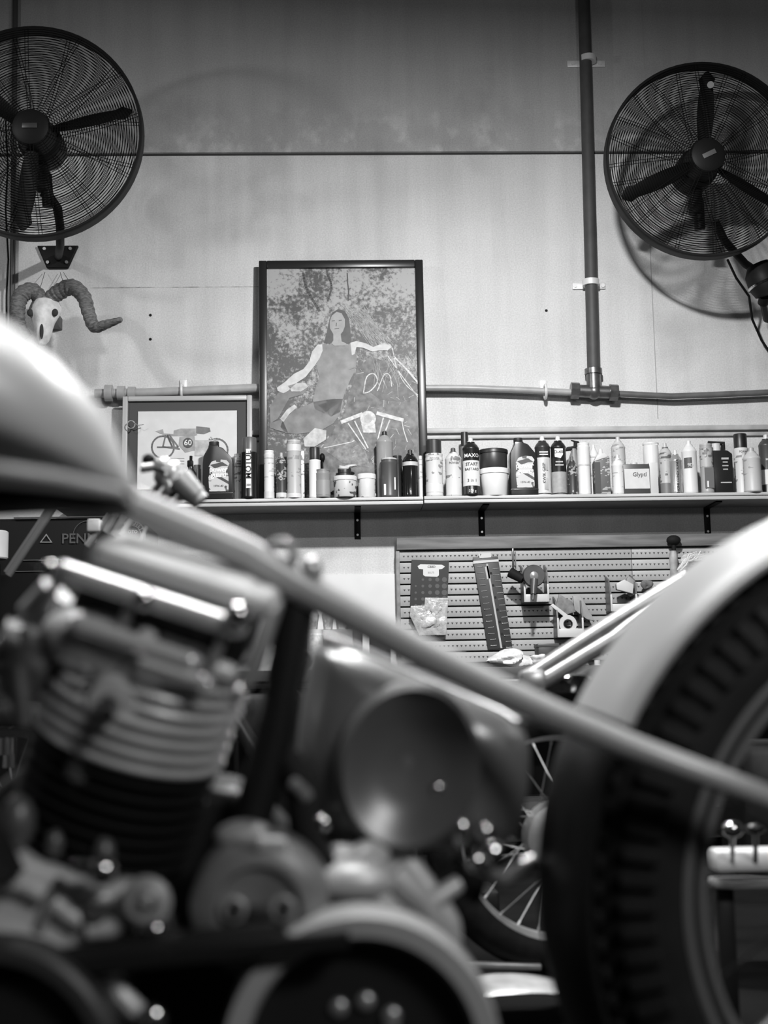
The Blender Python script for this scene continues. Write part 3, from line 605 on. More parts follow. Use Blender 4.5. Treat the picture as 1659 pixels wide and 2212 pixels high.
b=B(); pic.poly([(686,745),(696,744),(697,758),(690,775),(680,790),(672,800),(660,815),(640,828),(622,845),(612,850),(600,845),(598,838),(615,826),(635,808),(655,798),(668,782),(674,760)],5,b); obj('printed_arm',b,ink('print_skin_lit',.5,var=.15),t); b=B()
pic.poly([(757,741),(770,737),(790,742),(806,750),(822,744),(838,742),(846,750),(838,757),(820,757),(804,760),(785,752),(770,750),(766,765),(760,768)],5,b)
obj('printed_arm',b,ink('print_skin_lit',.5,var=.15),t)
b=B(); pic.poly([(680,868),(720,862),(742,862),(738,890),(720,915),(690,932),(640,938),(615,935),(606,922),(612,906),(640,885)],4,b)
pic.poly([(583,880),(600,850),(625,832),(655,828),(666,838),(655,852),(625,860),(600,905),(584,915)],4,b); pic.poly([(582,915),(610,906),(622,935),(600,930),(583,924)],4,b)
obj('printed_legs',b,ink('print_trousers',.15,var=.35,sc=20),t)
for q_ in ([(622,834),(640,828),(660,828),(666,836),(650,846),(630,846)],[(605,905),(620,885),(636,874),(642,880),(625,895),(612,912)],[(655,948),(680,925),(705,930),(704,950),(680,965),(658,965)]): obj('printed_highlight',pic.poly(q_,5,B()),ink('print_light',.42,var=.3),t)
# motorcycle in the print
b=pic.poly([(770,800),(800,770),(860,790),(895,830),(903,880),(903,1060),(700,1060),(680,990),(740,900),(755,850)],2); obj('printed_machine',b,ink('print_machine',.085,var=.8,sc=38),t)
for q_,v_ in (([(800,800),(850,790),(892,812),(900,850),(870,868),(820,862),(790,840)],.06),([(742,925),(790,975),(800,1010),(740,1000),(705,975)],.14),([(815,940),(870,920),(895,960),(880,1010),(820,1000)],.05)): obj('printed_machine_part',pic.poly(q_,3,B()),ink('print_part',v_,var=.6,sc=60),t)
b=B(); pic.line([(738,912),(782,895)],.016,5,b); pic.line([(815,893),(870,908)],.016,5,b)
for q in ([(752,915),(790,970)],[(766,910),(795,968)],[(828,903),(812,965)],[(842,908),(833,930)]): pic.line(q,.0055,5,b)
pic.line([(822,742),(845,748),(855,790),(875,830),(905,855)],.004,5,b); pic.line([(850,770),(880,800),(905,830)],.008,5,b); pic.line([(838,770),(870,815),(903,858)],.004,5,b)
pic.line([(785,850),(792,815),(808,808),(815,825),(800,845),(785,850)],.005,5,b); pic.line([(815,845),(830,810),(842,812),(846,835)],.004,5,b)
pic.line([(700,968),(760,955),(765,952)],.004,5,b); pic.line([(868,910),(872,930),(880,955)],.004,5,b)
def disc(c,rx,ry=None,n=24): ry=ry or rx; return [(c[0]+rx*math.cos(2*PI*i/n),c[1]-ry*math.sin(2*PI*i/n)) for i in range(n)]
pic.poly(disc((795,905),17),6,b); pic.poly([(780,915),(810,915),(812,935),(785,935)],5,b)
obj('printed_chrome',b,ink('print_chrome',.48,var=.35,sc=60),t)
pic.poly(disc((795,905),9),8,B()); obj('printed_hub',pic.poly(disc((795,905),9),7),ink('print_hub',.36),t)
b=B(); 
for i in range(60):
    a,c=rnd.uniform(765,895),rnd.uniform(790,1010)
    if (a-795)**2+(c-905)**2<500: continue
    q=rnd.uniform(0,3); l_=rnd.uniform(4,16); pic.line([(a,c),(a+l_*math.cos(q),c+l_*math.sin(q))],rnd.uniform(.0012,.003),4,b)
for i in range(30): a=rnd.uniform(800,900); pic.line([(a,rnd.uniform(760,800)),(a+rnd.uniform(-20,30),rnd.uniform(800,860))],.0013,4,b)
obj('printed_glints',b,ink('print_glint',.33),t)
# ---------------------------------------------------------------- small framed picture
pic=Pic(262,545,YW-.10,(P(400,855,YW-.09).z-zt)/math.cos(R(2)),2)
PAPER=mat('white_paper',.60,.5,var=.05,scale=20)
t=framed(pic,.022,.02,mat('pale_frame',.38,.4),'framed_picture','small pale-framed racing motorcycle drawing with number 60, dark mat board',PAPER,.042,mat('mat_board',.055,.8))
b=B(); pic.line(disc((352,966),24),.007,2,b,closed=True); pic.line(disc((468,972),24),.007,2,b,closed=True); obj('drawn_tyres',b,ink('drawn_tyre',.13),t)
b=B(); pic.poly([(336,932),(352,927),(354,936),(375,938),(376,930),(390,926),(424,926),(426,940),(400,942),(360,942)],3,b); pic.poly([(388,944),(420,940),(424,972),(400,978),(386,962)],2,b)
obj('drawn_bodywork',b,ink('drawn_body',.30),t)
b=B(); pic.line([(358,940),(352,965),(388,970)],.006,3,b); pic.line([(366,940),(385,965)],.006,3,b); pic.line([(340,966),(385,966)],.006,3,b); pic.line([(362,940),(372,965),(362,942)],.006,3,b); pic.poly([(424,921),(453,924),(455,932),(440,938),(424,936)],3,b); pic.line([(452,948),(470,972)],.005,3,b)
obj('drawn_frame',b,ink('drawn_dark',.14),t)
n=obj('number_disc',pic.poly(disc((406,957),11),4),mat('number_black',.06,.5),t)
c=pic.pt(406,957); label_text(n,'60',.033,(0,0,0),tone=.7,M=pic.M@T((c[0],-.0026,c[1])))
b=B(); pic.poly([(421,951),(462,951),(455,985),(421,985)],3,b); pic.line([(455,944),(462,950),(472,952)],.004,4,b); obj('drawn_fairing',b,ink('drawn_fairing',.42),t)
b=B()
for y in (990,996,1002): pic.line([(370,y),(398,y)],.002,3,b)
obj('drawn_caption',b,ink('drawn_caption',.25),t)
# spectacles hanging at the left of the frame
b=B().ring(.016,.0022,T(P(283,917,YW-.118)),24,6); tag(obj('wire_loop',b.tube([P(288,912,YW-.12),P(298,919,YW-.12),P(310,917,YW-.112)],.002,6),STEEL,origin=P(283,917,YW-.14)),'thin bright wire loop dangling at the left side of the small picture','wire')
# ---------------------------------------------------------------- louvred tool panel
YP=YW-.035; a,c=P(856,1162,YP),P(1700,1460,YP); zb=P(900,1450,YP).z; zp=P(1100,1188,YP).z; ztop=P(1100,1160,YP).z
t=thing('louvred_rack',((a.x+c.x)/2,YP,zb),'louvred metal bin panel with wooden top batten under the bottle shelf','tool panel')
LV=mat('louvre_paint',.36,.5,var=.12,scale=6); pitch=24.4*mpp(YP); pw=c.x-a.x
jx=P(1368,1300,YP).x
n=int((zp-zb)/pitch)
for k in range(n):
    z1=zp-k*pitch; b=B()
    for xa_,xb_ in ((a.x+.012,jx-.001),(jx+.001,c.x-.012)):
        # one slat: flat with rolled lower lip
        b.prism([(0,0)],0,0) if False else b.box(((xa_+xb_)/2,YP,z1-pitch*.46),(xb_-xa_,.006,pitch*.86),bev=.001)
    s=obj('slat',b,LV,t)
    nb=B()
    q=a.x+.03
    while q<c.x-.02:
        nb.prism([(q-.0045,z1-pitch*.40),(q+.0045,z1-pitch*.40),(q,z1-pitch*.56)],YP-.0042,YP-.003); q+=.0178
    obj('notches',nb,mat('notch_dark',.05,.8),s)
obj('backing_sheet',B().box(((a.x+c.x)/2,YP+.012,(zp+zb)/2),(pw-.02,.012,zp-zb)),mat('slot_dark',.012,.8),t)
obj('side_frame',B().box((a.x+.004,YP,(zp+zb)/2),(.016,.03,zp-zb),bev=.002),mat('frame_wood',.2,.6,var=.3,scale=30),t)
obj('top_batten',B().box(((a.x+P(1618,1160,YP).x)/2,YP-.004,(ztop+zp)/2+.003),(P(1618,1160,YP).x-a.x,.034,ztop-zp-.004),bev=.002),mat('batten_wood',.17,.7,var=.35,scale=18,stretch=(.3,1,3)),t)
def plate(name,pts,y,th,m,label,cat,parent=None,**k):
    b=B().prism(pixpoly(pts,y),y-th,y,bev=k.get('bev',0)); c_=P(*pts[0],y)
    if parent: return obj(name,b,m,parent,label)
    return tag(obj(name,b,m,origin=c_),label,cat)
# dark card
cd=plate('display_card',[(889,1209),(970,1212),(966,1312),(886,1308)],YP-.012,.003,mat('card_black',.014,.4),'black backing card with rounded white badge and dot rows hung on the panel','card')
b=B()
for r_ in range(5):
    for q in range(5):
        rr=.0035+.0017*q+ (0.0006*r_); p=P(898+q*15.5,1252+r_*14,YP-.0155); 
        if q+r_>0: b.cyl(p,p+Vector((0,.001,0)),rr,seg=14)
obj('printed_dots',b,mat('dot_grey',.07,.5),cd)
y=YP-.0155; bg=obj('badge',B().prism(pixpoly([(902,1223),(908,1219),(955,1220),(961,1224),(955,1229),(948,1230),(948,1243),(944,1246),(918,1245),(914,1242),(914,1230),(905,1229)],y),y-.001,y),mat('badge_white',.62,.5),cd)
label_text(bg,'CBBD',.013,P(932,1224.5,y-.001),tone=.05); label_text(bg,'BOLTS',.009,P(931,1237,y-.001),tone=.3)
for pts,l,s in (([(918,1291),(968,1292),(966,1335),(930,1338),(915,1325)],'crumpled clear plastic bag hung over the lower right of the black card',1),([(887,1309),(918,1308),(925,1345),(960,1330),(966,1336),(964,1372),(905,1372),(885,1330)],'pale plastic bag of small parts hanging below the black card',2)):
    y=YP-.018-.006*s; p=P(*pts[0],y)
    bb=B(); bb.prism(pixpoly(pts,y),y-.006,y+.001,bev=.002); c_=P(sum(a_[0] for a_ in pts)/len(pts),sum(a_[1] for a_ in pts)/len(pts),y)
    bb.blob((c_.x,y-.004,c_.z),.03,(1,.2,1),.5,seed=s)
    tag(obj('plastic_bag',bb,mat('bag_film',.42,.25,var=.3,scale=45,bump=.5),origin=p),l,'bag')
# long tilted hardware card with fasteners
hc=plate('hardware_card',[(1021,1204),(1075,1202),(1107,1400),(1054,1403)],YP-.012,.004,mat('card_darkgrey',.035,.45),'long tilted dark perforated card of fasteners hanging on the panel','card',bev=.001)
y=YP-.017; 
obj('header',B().prism(pixpoly([(1022,1212),(1077,1208),(1077,1213),(1022,1218)],y),y-.002,y).prism(pixpoly([(1033,1196),(1060,1194),(1061,1204),(1036,1206)],y),y-.002,y),OFF,hc)
label_text(hc,'P',.012,P(1038,1199,y-.002),tone=.1)
obj('centre_line',B().prism(pixpoly([(1050,1218),(1054,1218),(1085,1400),(1081,1400)],y),y-.001,y).prism(pixpoly([(1047,1225),(1054,1222),(1060,1248),(1052,1252)],y),y-.001,y),mat('line_grey',.45,.4),hc)
b=B();b2=B()
for i in range(14):
    f=i/13; x0=1032+31*f; yy=1225+170*f
    for s_,w2 in ((0,12),(34,12)):
        p=P(x0+s_-2,yy+(4 if s_ else 0),y); q=P(x0+s_-2+w2,yy+(3 if s_ else -1),y); obj('fastener',B().cyl(p,q,.0012,seg=6).ball(p if (i+s_)%2 else q,.0032 if i>6 else .002,seg=8),STEEL,hc)
    if i%2: b2.cyl(P(x0+26,yy,y+.001),P(x0+26,yy,y-.001),.005,seg=12); 
obj('punched_holes',b2,mat('slot_dark',.012,.8),hc)
# bins
def bin_(pts_front,label,y0=YP-.005,dep=.10):
    """open storage bin: floor, sides, front lip; l,t,r,b of the front lip in pixels"""
    l,tp,r_,bt=pts_front; y=y0-dep; A=P(l,tp,y);D=P(r_,bt,y); w_=D.x-A.x; h=A.z-D.z
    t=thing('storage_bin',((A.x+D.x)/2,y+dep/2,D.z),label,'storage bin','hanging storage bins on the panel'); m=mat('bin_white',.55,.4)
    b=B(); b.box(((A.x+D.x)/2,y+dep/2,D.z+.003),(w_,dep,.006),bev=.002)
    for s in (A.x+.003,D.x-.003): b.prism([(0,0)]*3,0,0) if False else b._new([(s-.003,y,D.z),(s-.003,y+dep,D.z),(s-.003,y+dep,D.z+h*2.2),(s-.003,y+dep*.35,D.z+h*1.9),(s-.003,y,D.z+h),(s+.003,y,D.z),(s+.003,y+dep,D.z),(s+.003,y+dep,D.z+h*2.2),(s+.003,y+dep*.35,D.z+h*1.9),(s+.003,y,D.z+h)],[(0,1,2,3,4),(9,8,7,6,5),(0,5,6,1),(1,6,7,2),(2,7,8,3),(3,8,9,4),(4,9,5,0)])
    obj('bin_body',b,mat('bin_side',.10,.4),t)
    f=B(); f.box(((A.x+D.x)/2,y,D.z+h*.22),(w_,.006,h*.44),bev=.002); 
    for s in (A.x+.004,D.x-.004): f.box((s,y,D.z+h*.5),(.008,.007,h),bev=.002)
    obj('front_lip',f,m,t); return t
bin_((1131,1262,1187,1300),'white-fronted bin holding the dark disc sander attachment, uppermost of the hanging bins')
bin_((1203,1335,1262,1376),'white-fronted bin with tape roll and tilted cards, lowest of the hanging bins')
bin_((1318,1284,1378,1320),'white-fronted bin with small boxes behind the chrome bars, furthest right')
y=YP-.13; t=thing('disc_sander',P(1153,1260,y),'round cup-faced sander attachment with dark handle lying across the top bin','tool')
c_=P(1153,1244,y); obj('disc',B().lathe([(.0,.03),(.042,.03),(.046,.02),(.046,.005),(.04,.0),(.038,.0),(.02,.016),(.018,.016),(.017,.01),(0,.01)],T(c_)@RX(90)@T((0,0,-.02)),36),mat('sander_rubber',.05,.35,var=.3,scale=20),t)
obj('cup',B().lathe([(.030,.012),(.026,-.004),(.014,-.012),(0,-.014)],T(c_)@RX(-90),28),mat('cup_grey',.30,.3,.3),t)
obj('handle',B().cyl(P(1154,1252,y-.02),P(1152,1284,y-.04),.016,.011,seg=18).cyl(P(1152,1284,y-.04),P(1151,1296,y-.045),.006,seg=12),DGREY,t)
obj('side_grip',B().cyl(P(1102,1236,y+.03),P(1130,1252,y+.01),.022,.017,seg=20),MATTE,t)
t=thing('chisel',P(1109,1220,YP-.03),'slender steel chisel hanging above the sander on the panel','tool')
obj('shaft',B().box((P(1109,1205,YP-.03).x,YP-.02,P(1109,1205,YP).z),(.008,.01,.075),bev=.001).box((P(1110,1215,YP-.03).x+.009,YP-.016,P(1109,1208,YP).z),(.004,.008,.06)),mat('worn_steel',.14,.4,.7,var=.4,scale=30),t)
y=YP-.09; tp=T(P(1226,1348,y))
t=thing('tape_roll',P(1226,1348,y),'white tape roll standing in the lowest hanging bin','tape'); obj('roll',B().lathe([(.019,-.012),(.036,-.012),(.036,.012),(.019,.012),(.019,-.012)],tp@RX(90),32),OFF,t); obj('core',B().lathe([(.017,-.013),(.0195,-.013),(.0195,.013),(.017,.013),(.017,-.013)],tp@RX(90),24),DGREY,t)
plate('folded_card',[(1207,1283),(1222,1293),(1235,1300),(1243,1322),(1216,1330),(1198,1318)],YP-.05,.012,mat('card_mid',.2,.6,var=.4,scale=30),'grey folded card with pale edge standing in the lowest hanging bin','card',bev=.002)
plate('paper_strip',[(1188,1308),(1194,1304),(1228,1330),(1222,1336)],YP-.08,.008,OFF,'pale flat strip slanting across the lowest hanging bin','strip',bev=.001)
plate('paper_packet',[(1236,1288),(1252,1286),(1266,1310),(1284,1342),(1266,1338),(1240,1318)],YP-.05,.014,mat('packet_grey',.3,.6,var=.2,scale=20),'light grey paper packet leaning right of the tape roll','packet',bev=.002)
plate('small_box',[(1328,1262),(1346,1253),(1366,1264),(1364,1284),(1350,1280),(1330,1275)],YP-.07,.03,OFF,'small white crumpled box in the right hanging bin','box',bev=.003)
plate('small_box',[(1352,1250),(1358,1245),(1376,1262),(1372,1284),(1360,1290),(1350,1276)],YP-.055,.02,mat('box_grey',.25,.5),'grey tilted box behind the white one in the right hanging bin','box',bev=.003)
y=YP-.045
t=thing('mallet',P(1455,1200,y),'ball-headed black mallet standing upright at right of the panel','tool')
obj('head',B().ball(P(1455,1167,y),.030,(1.0,.8,.72)).cyl(P(1455,1172,y),P(1456,1192,y),.009,seg=12),MATTE,t)
obj('handle',B().lathe([(.012,0),(.015,-.01),(.018,-.03),(.016,-.08),(.017,-.13),(0,-.13)],T(P(1454,1190,y)),18),mat('handle_pale',.34,.5,var=.3,scale=30),t)
t=tag(obj('strap_bundle',B().blob(P(1512,1222,y-.045),.075,(1.15,.4,.75),.12,seed=9),mat('strap_weave',.36,.8,var=.65,scale=22,bump=1.,stretch=(1,1,2.2)),origin=P(1508,1240,y-.02)),'pale bundled straps hanging behind the motorcycle fender','straps')
rnd=random.Random(5)
for i in range(9):
    a0=rnd.uniform(-.5,.6); pts=[P(1462+rnd.uniform(0,10)+q*11,1225-26*math.sin(PI*q/7)+rnd.uniform(-8,12)*math.cos(i),y-.11) for q in range(8)]
    obj('strap',B().tube(pts,.004,6),OFF,t)
b=P(1404,1262,YP-.04); tag(obj('rag',B().blob((P(1395,1265,YP-.03).x,YP-.035,P(1395,1265,YP).z),.022,(1,.5,.9),.35,seed=11),mat('rag_grey',.18,.8,var=.4,scale=40),origin=b),'crumpled grey rag on a hook right of the small boxes','rag')
# ---------------------------------------------------------------- workbench with clutter
yf=5.0; zbench=P(1100,1440,yf).z
t=thing('workbench',(.9,5.28,0),'long dark workbench along the wall under the tool panel','workbench'); DK=mat('bench_wood',.05,.6,var=.4,scale=8)
obj('bench_top',B().box((1.45,(yf+5.55)/2,zbench-.02),(4.1,5.55-yf,.04),bev=.004),DK,t)
for x in (-.54,.5,1.9,3.4):
    for y in (yf+.06,5.48): obj('leg',B().box((x,y,(zbench-.04)/2),(.07,.07,zbench-.04),bev=.004),DK,t)
obj('lower_shelf',B().box((1.45,5.3,.18),(4.04,.42,.03)),DK,t)
obj('back_panel',B().box((1.45,5.52,(zbench+.2)/2-.05),(4.04,.02,zbench-.22)),MATTE,t)
for i,(a_,c_,r_,s,l) in enumerate(((1105,1415,.05,(1.3,.8,.5),'white fluffy rag on the bench below the hardware card'),(1165,1424,.03,(1.1,.8,.5),'smaller pale rag on the bench right of the fluffy one'))):
    p=P(a_,c_,5.2); tag(obj('rag',B().blob((p.x,5.2,zbench+.02+r_*.3),r_,s,.45,seed=20+i),mat('rag_white',.6,.9,var=.2,scale=40,bump=.6),origin=(p.x,5.2,zbench)),l,'rag')
p=P(430,1215,5.15); cz=p.z-.06; o=thing('wooden_crate',(p.x,5.2,zbench),'dark crate under the fleecy pad behind the engine','crate')
obj('crate_body',B().box((p.x,5.2,(cz+zbench)/2),(.26,.2,cz-zbench),bev=.006),mat('box_dark',.03,.4),o)
tag(obj('sheepskin_pad',B().box((p.x,5.2,p.z-.012),(.30,.14,.05),T((0,0,0)),bev=.02).blob((p.x-.03,5.17,p.z),.05,(2.6,1.1,.6),.3,seed=31).blob((p.x+.09,5.17,p.z-.015),.035,(1.8,1.3,.6),.35,seed=32),mat('fleece',.5,.95,var=.45,scale=90,bump=1.),origin=(p.x,5.2,p.z-.04)),'pale fleecy pad lying above the motorcycle rocker cover','pad')
p=P(706,1345,5.15); o=thing('parts_tray',(p.x,5.15,zbench),'grey parts tray carrying the clear cups on the bench','tray'); cz=P(706,1340,5.15).z-.036
obj('tray_body',B().box((p.x,5.17,(cz+zbench)/2),(.2,.1,cz-zbench),bev=.005),mat('tray_grey',.1,.5),o)
for k,(l,r_,tp,l2) in enumerate(((660,690,1316,'clear crumpled plastic cup on bench left of the frame tube'),(694,722,1318,'second clear crumpled cup with folded rim near the frame tube'),(722,752,1322,'third clear crumpled cup closest to the frame tube'))):
    y=5.15; c_=P((l+r_)/2,1340,y); rr=(r_-l)/2*mpp(y)
    tag(obj('plastic_cup',B().lathe([(rr*.7,-.035),(rr*.8,-.01),(rr*1.0,.02),(rr*.7,.035),(rr*.3,.05),(rr*.55,.02),(rr*.6,-.03)],T(c_),9),mat('cup_film',.5,.2,var=.5,scale=50,trans=.3),origin=c_),l2,'cup','clear cups on the bench')
for (px_,py_,r_,hh_,tn,l) in ((680,1360,.03,.05,.5,'pale jar with white lid left behind the frame tube'),(640,1400,.03,.1,.2,'grey bottle on the bench seen left of the oil tank'),(1290,1432,.012,.03,.6,'little chrome socket on bench beside the grey box')):
    c_=P(px_,py_,5.05); h2=max(.02,c_.z-zbench); t=thing('jar',(c_.x,5.05,zbench),l,'jar')
    obj('body',B().lathe([(r_*.95,0),(r_,.004),(r_,h2-.02),(r_*.8,h2-.012)],T((c_.x,5.05,zbench)),20),mat('jar_body',tn,.3,var=.3,scale=60),t); obj('lid',B().lathe([(r_*.9,h2-.016),(r_*.92,h2),(0,h2)],T((c_.x,5.05,zbench)),20),OFF,t)
# under-panel clutter between card and bars
for k,(a_,c_,l) in enumerate(((1180,1395,'dark socket set box on bench left of the chrome bars'),(760,1345,'dark parts tray on the bench behind the frame tube'),(820,1365,'small dark parts box behind frame tube, right of the tray'))):
    p=P(a_,c_,5.25); o=thing('parts_box',(p.x,5.25,zbench),l,'box'); h2=p.z-zbench; obj('box_body',B().box((p.x,5.25,zbench+h2/2),(.08,.1,h2),bev=.006),mat('box_dark',.03,.4),o); obj('box_lid',B().box((p.x,5.25,zbench+h2),(.084,.105,.014),bev=.003),mat('lid_dark',.06,.4),o)
# black tool chest at the left
yc=4.95; A,D=P(28,1116,yc),P(270,1330,yc); xl=A.x-.6; zc=A.z
t=thing('tool_chest',((xl+D.x)/2,yc+.25,0),'large black tool chest with small triangle outline at the far left','tool chest')
CB=dull(mat('chest_black',.006,.6)); xr=P(300,1200,yc).x
obj('chest_body',B().box(((A.x-.35+xr)/2,yc+.27,zc/2),(xr-A.x+.35,.5,zc-.01),bev=.008),CB,t)
obj('top_edge',B().box(((A.x+xr)/2,yc+.015,zc-.003),(xr-A.x,.012,.005),bev=.001),mat('edge_grey',.10,.3),t)
for (pa,pb_) in (((60,1209),(95,1209)),((66,1233),(108,1233))):
    q,q2=P(*pa,yc),P(*pb_,yc); obj('drawer_edge',B().box(((q.x+q2.x)/2,yc+.018,q.z),(q2.x-q.x+.12,.006,.003)),mat('edge_grey',.10,.3),t)
b=B(); y=yc+.016
tri=[P(100,1153,y),P(113,1172,y),P(86,1172,y)]; cc=sum(tri,Vector())/3; inn=[cc+(v-cc)*.72 for v in tri]
for i in range(3):
    j=(i+1)%3; b.prism([(tri[i].x,tri[i].z),(tri[j].x,tri[j].z),(inn[j].x,inn[j].z),(inn[i].x,inn[i].z)],y-.001,y+.003)
obj('triangle_mark',b,mat('mark_grey',.20,.5),t)
label_text(t,'PENN',.052,P(172,1164,y),tone=.06)
obj('printed_arc',B().ring(.055,.0018,T(P(190,1157,y)),24,6,R(60),R(190)),mat('mark_dim',.05,.5),t)
q=P(283,1156,4.93); s_=obj('sticker',B().cyl(q,q+Vector((0,.004,0)),.055,seg=32),mat('sticker_black',.02,.4),t,label='round black sticker with curved pale lettering')
obj('sticker_ring',B().ring(.052,.0016,T(q),40,6).ring(.036,.0012,T(q),40,6),mat('mark_mid',.25,.5),s_)
for i,ch in enumerate('USE BUILT'):
    a_=R(150-i*15); Mx=T(q+Vector((.044*math.cos(a_),-.002,.044*math.sin(a_))))@RY(-(math.degrees(a_)-90)); 
    if ch!=' ': label_text(s_,ch,.015,(0,0,0),tone=.4,M=Mx)
label_text(s_,'MOTO',.016,q+Vector((0,-.001,.012)),tone=.35)
q=P(10,1170,yc-.05); tag(obj('paint_can',B().lathe([(.046,0),(.05,.005),(.05,.098),(.045,.102),(0,.10)],T((q.x-.025,yc-.1,0))@T((0,0,P(0,1208,yc-.1).z)),32),mat('pale_can',.5,.35,var=.1),origin=(q.x,yc-.1,P(0,1208,yc-.1).z)),'pale canister at the left edge beside the black chest','can')
q=P(-5,1250,yc-.1); tt=thing('side_cabinet',(q.x-.25,yc-.1,0),'low dark cabinet under the pale canister at left edge','cabinet'); zz=P(0,1208,yc-.1).z-.003
obj('body',B().box((q.x-.22,yc-.14,zz/2),(.42,.26,zz),bev=.01),CB,tt); obj('post',B().cyl((q.x-.0,yc-.28,zz-.15),(q.x-.002,yc-.28,zz+.16),.008),STEEL,tt)
# ---------------------------------------------------------------- second motorcycle in the middle distance
def wheel(parent,c,Rt,rt,Rr,M,nsp=36,tread=False,tyre_mat=RUBBER,rim_mat=CHROME,hub_r=.04,spoke_mat=None):
    """wheel in the local XZ plane"""
    tp=[]; n=20
    for i in range(n+1):
        a=R(-68)+R(316-0)*0; 
    prof=[(Rt-rt*1.0+rt*math.cos(a),rt*math.sin(a)*1.0) for a in [R(-122)+R(244)*i/18 for i in range(19)]]
    b=B(); b.lathe([(Rr+.004,-rt*.55)]+prof+[(Rr+.004,rt*.55),(Rr+.004,-rt*.55)],M@RX(-90),72)
    ty=obj('tyre',b,tyre_mat,parent)
    if tread:
        b=B()
        for i in range(86):
            a=2*PI*i/86
            for s in (-1,1):
                for (th,ln) in ((R(72),.036),(R(36),.026),(R(10),.02)):
                    Mb=M@RY(-math.degrees(a)-(2.0 if th<1. and th>.3 else 0))@T((Rt-rt+(rt+.001)*math.cos(th),s*(rt+.002)*math.sin(th),0))@Matrix.Rotation(s*th,4,'Z')
                    b.box((0,0,0),(.009,ln,.0125),Mb,bev=.002,seg=1)
        obj('tread_blocks',b,tyre_mat,ty)
    b=B(); hw=rt*.86
    b.lathe([(Rr+.012,-hw),(Rr+.014,-hw*.9),(Rr+.004,-hw*.8),(Rr-.004,-hw*.6),(Rr-.018,-hw*.3),(Rr-.02,0),(Rr-.018,hw*.3),(Rr-.004,hw*.6),(Rr+.004,hw*.8),(Rr+.014,hw*.9),(Rr+.012,hw),(Rr+.008,hw),(Rr+.002,hw*.75),(Rr-.006,0),(Rr+.002,-hw*.75),(Rr+.008,-hw),(Rr+.012,-hw)],M@RX(-90),96)
    rim=obj('rim',b,rim_mat,parent)
    hb=obj('hub',B().lathe([(.012,-.07),(.014,-.05),(hub_r*1.3,-.045),(hub_r*1.3,-.038),(hub_r*.6,-.03),(hub_r*.6,.03),(hub_r*1.3,.038),(hub_r*1.3,.045),(.014,.05),(.012,.07)],M@RX(-90),28),rim_mat,parent)
    for i in range(nsp):
        a=2*PI*i/nsp; s=1 if i%2 else -1; da=R(38)*(1 if (i//2)%2 else -1)
        p0=M@Vector((hub_r*1.2*math.cos(a+da),s*.04,hub_r*1.2*math.sin(a+da))); p1=M@Vector(((Rr-.018)*math.cos(a),s*.004,(Rr-.018)*math.sin(a)))
        obj('spoke',B().cyl(p0,p1,.0016,seg=6).cyl(p1+(p0-p1)*.06,p1,.003,seg=6),spoke_mat or STEEL,parent)
    return ty,rim,hb
yw=2.95; wc=P(1200,1805,yw)
bike2=thing('motorcycle',(wc.x,yw,0),'dark motorcycle with thin-spoked chrome wheel standing behind the oil tank','motorcycle')
Mw=T(wc)@RZ(6); Rt=wc.z-.002
wh=thing('front_wheel',wc,'','x'); del wh['label']; del wh['category']; wh.parent=bike2; wh.location=wc-bike2.location
ty,rim,hb=wheel(wh,wc,Rt,.045,.222,Mw,28,False,RUBBER,STEEL)
obj('brake_drum',B().lathe([(.02,-.075),(.075,-.06),(.08,-.045),(.08,-.02),(.02,-.02)],Mw@RX(-90),36),STEEL,wh)
for s in (-1,1):
    obj('fork_tube',B().cyl(wc+Vector((0,s*.085,0)),Vector((wc.x+.16,yw+s*.085,.60)),.018,seg=14),CHROME,bike2)
obj('front_axle',B().cyl(wc+Vector((0,-.11,0)),wc+Vector((0,.11,0)),.012),STEEL,bike2)
# swept chrome exhaust pair rising to the right
y=2.6
for dx,dy,r_ in ((0,0,.0145),(26,20,.0165)):
    a_=P(1140+dx,1462+dy*.6,y); m_=P(1300+dx,1358+dy,y); e=P(1478-dx*1.2,1248+dy*1.5,y)
    o=obj('handlebar_tube',B().tube([a_,m_,e],r_,18),STEEL,bike2)
    obj('tube_end',B().ball(e,r_*1.05,(1,1,1)),STEEL,o)
obj('handlebar_clamp',B().box(P(1150,1470,y),(.05,.05,.04),bev=.01),STEEL,bike2)
c_=P(1222,1472,2.75); obj('headlamp',B().lathe([(0,-.03),(.042,-.028),(.05,-.012),(.053,0),(.05,.006),(.04,.01),(0,.012)],T(c_)@RX(-8)@Matrix.Scale(1,4),36),CHROME,bike2)
obj('steering_neck',B().cyl(c_+Vector((0,.02,-.03)),Vector((wc.x+.1,yw,.62)),.03,seg=18),DARKMETAL,bike2)
obj('fuel_tank',B().ball((wc.x+.42,yw+.02,.66),.1,(2.0,1.2,.85),seg=24),mat('dark_paint',.02,.15,coat=1.),bike2)
obj('frame_tube',B().tube([(wc.x+.1,yw,.62),(wc.x+.5,yw,.57),(wc.x+.9,yw,.5),(wc.x+1.35,yw,.3)],.018,12).tube([(wc.x+.12,yw,.55),(wc.x+.3,yw,.2),(wc.x+.8,yw,.17),(wc.x+1.35,yw,.3)],.016,12),DARKMETAL,bike2)
obj('engine_block',B().box((wc.x+.55,yw,.33),(.34,.2,.3),bev=.03),IRON,bike2)
M2=T((wc.x+1.38,yw,Rt)); wh2=bpy.data.objects.new('rear_wheel',None); C.objects.link(wh2); wh2.parent=bike2; wh2.location=M2.translation-bike2.location
wheel(wh2,None,Rt,.05,.222,M2,16)
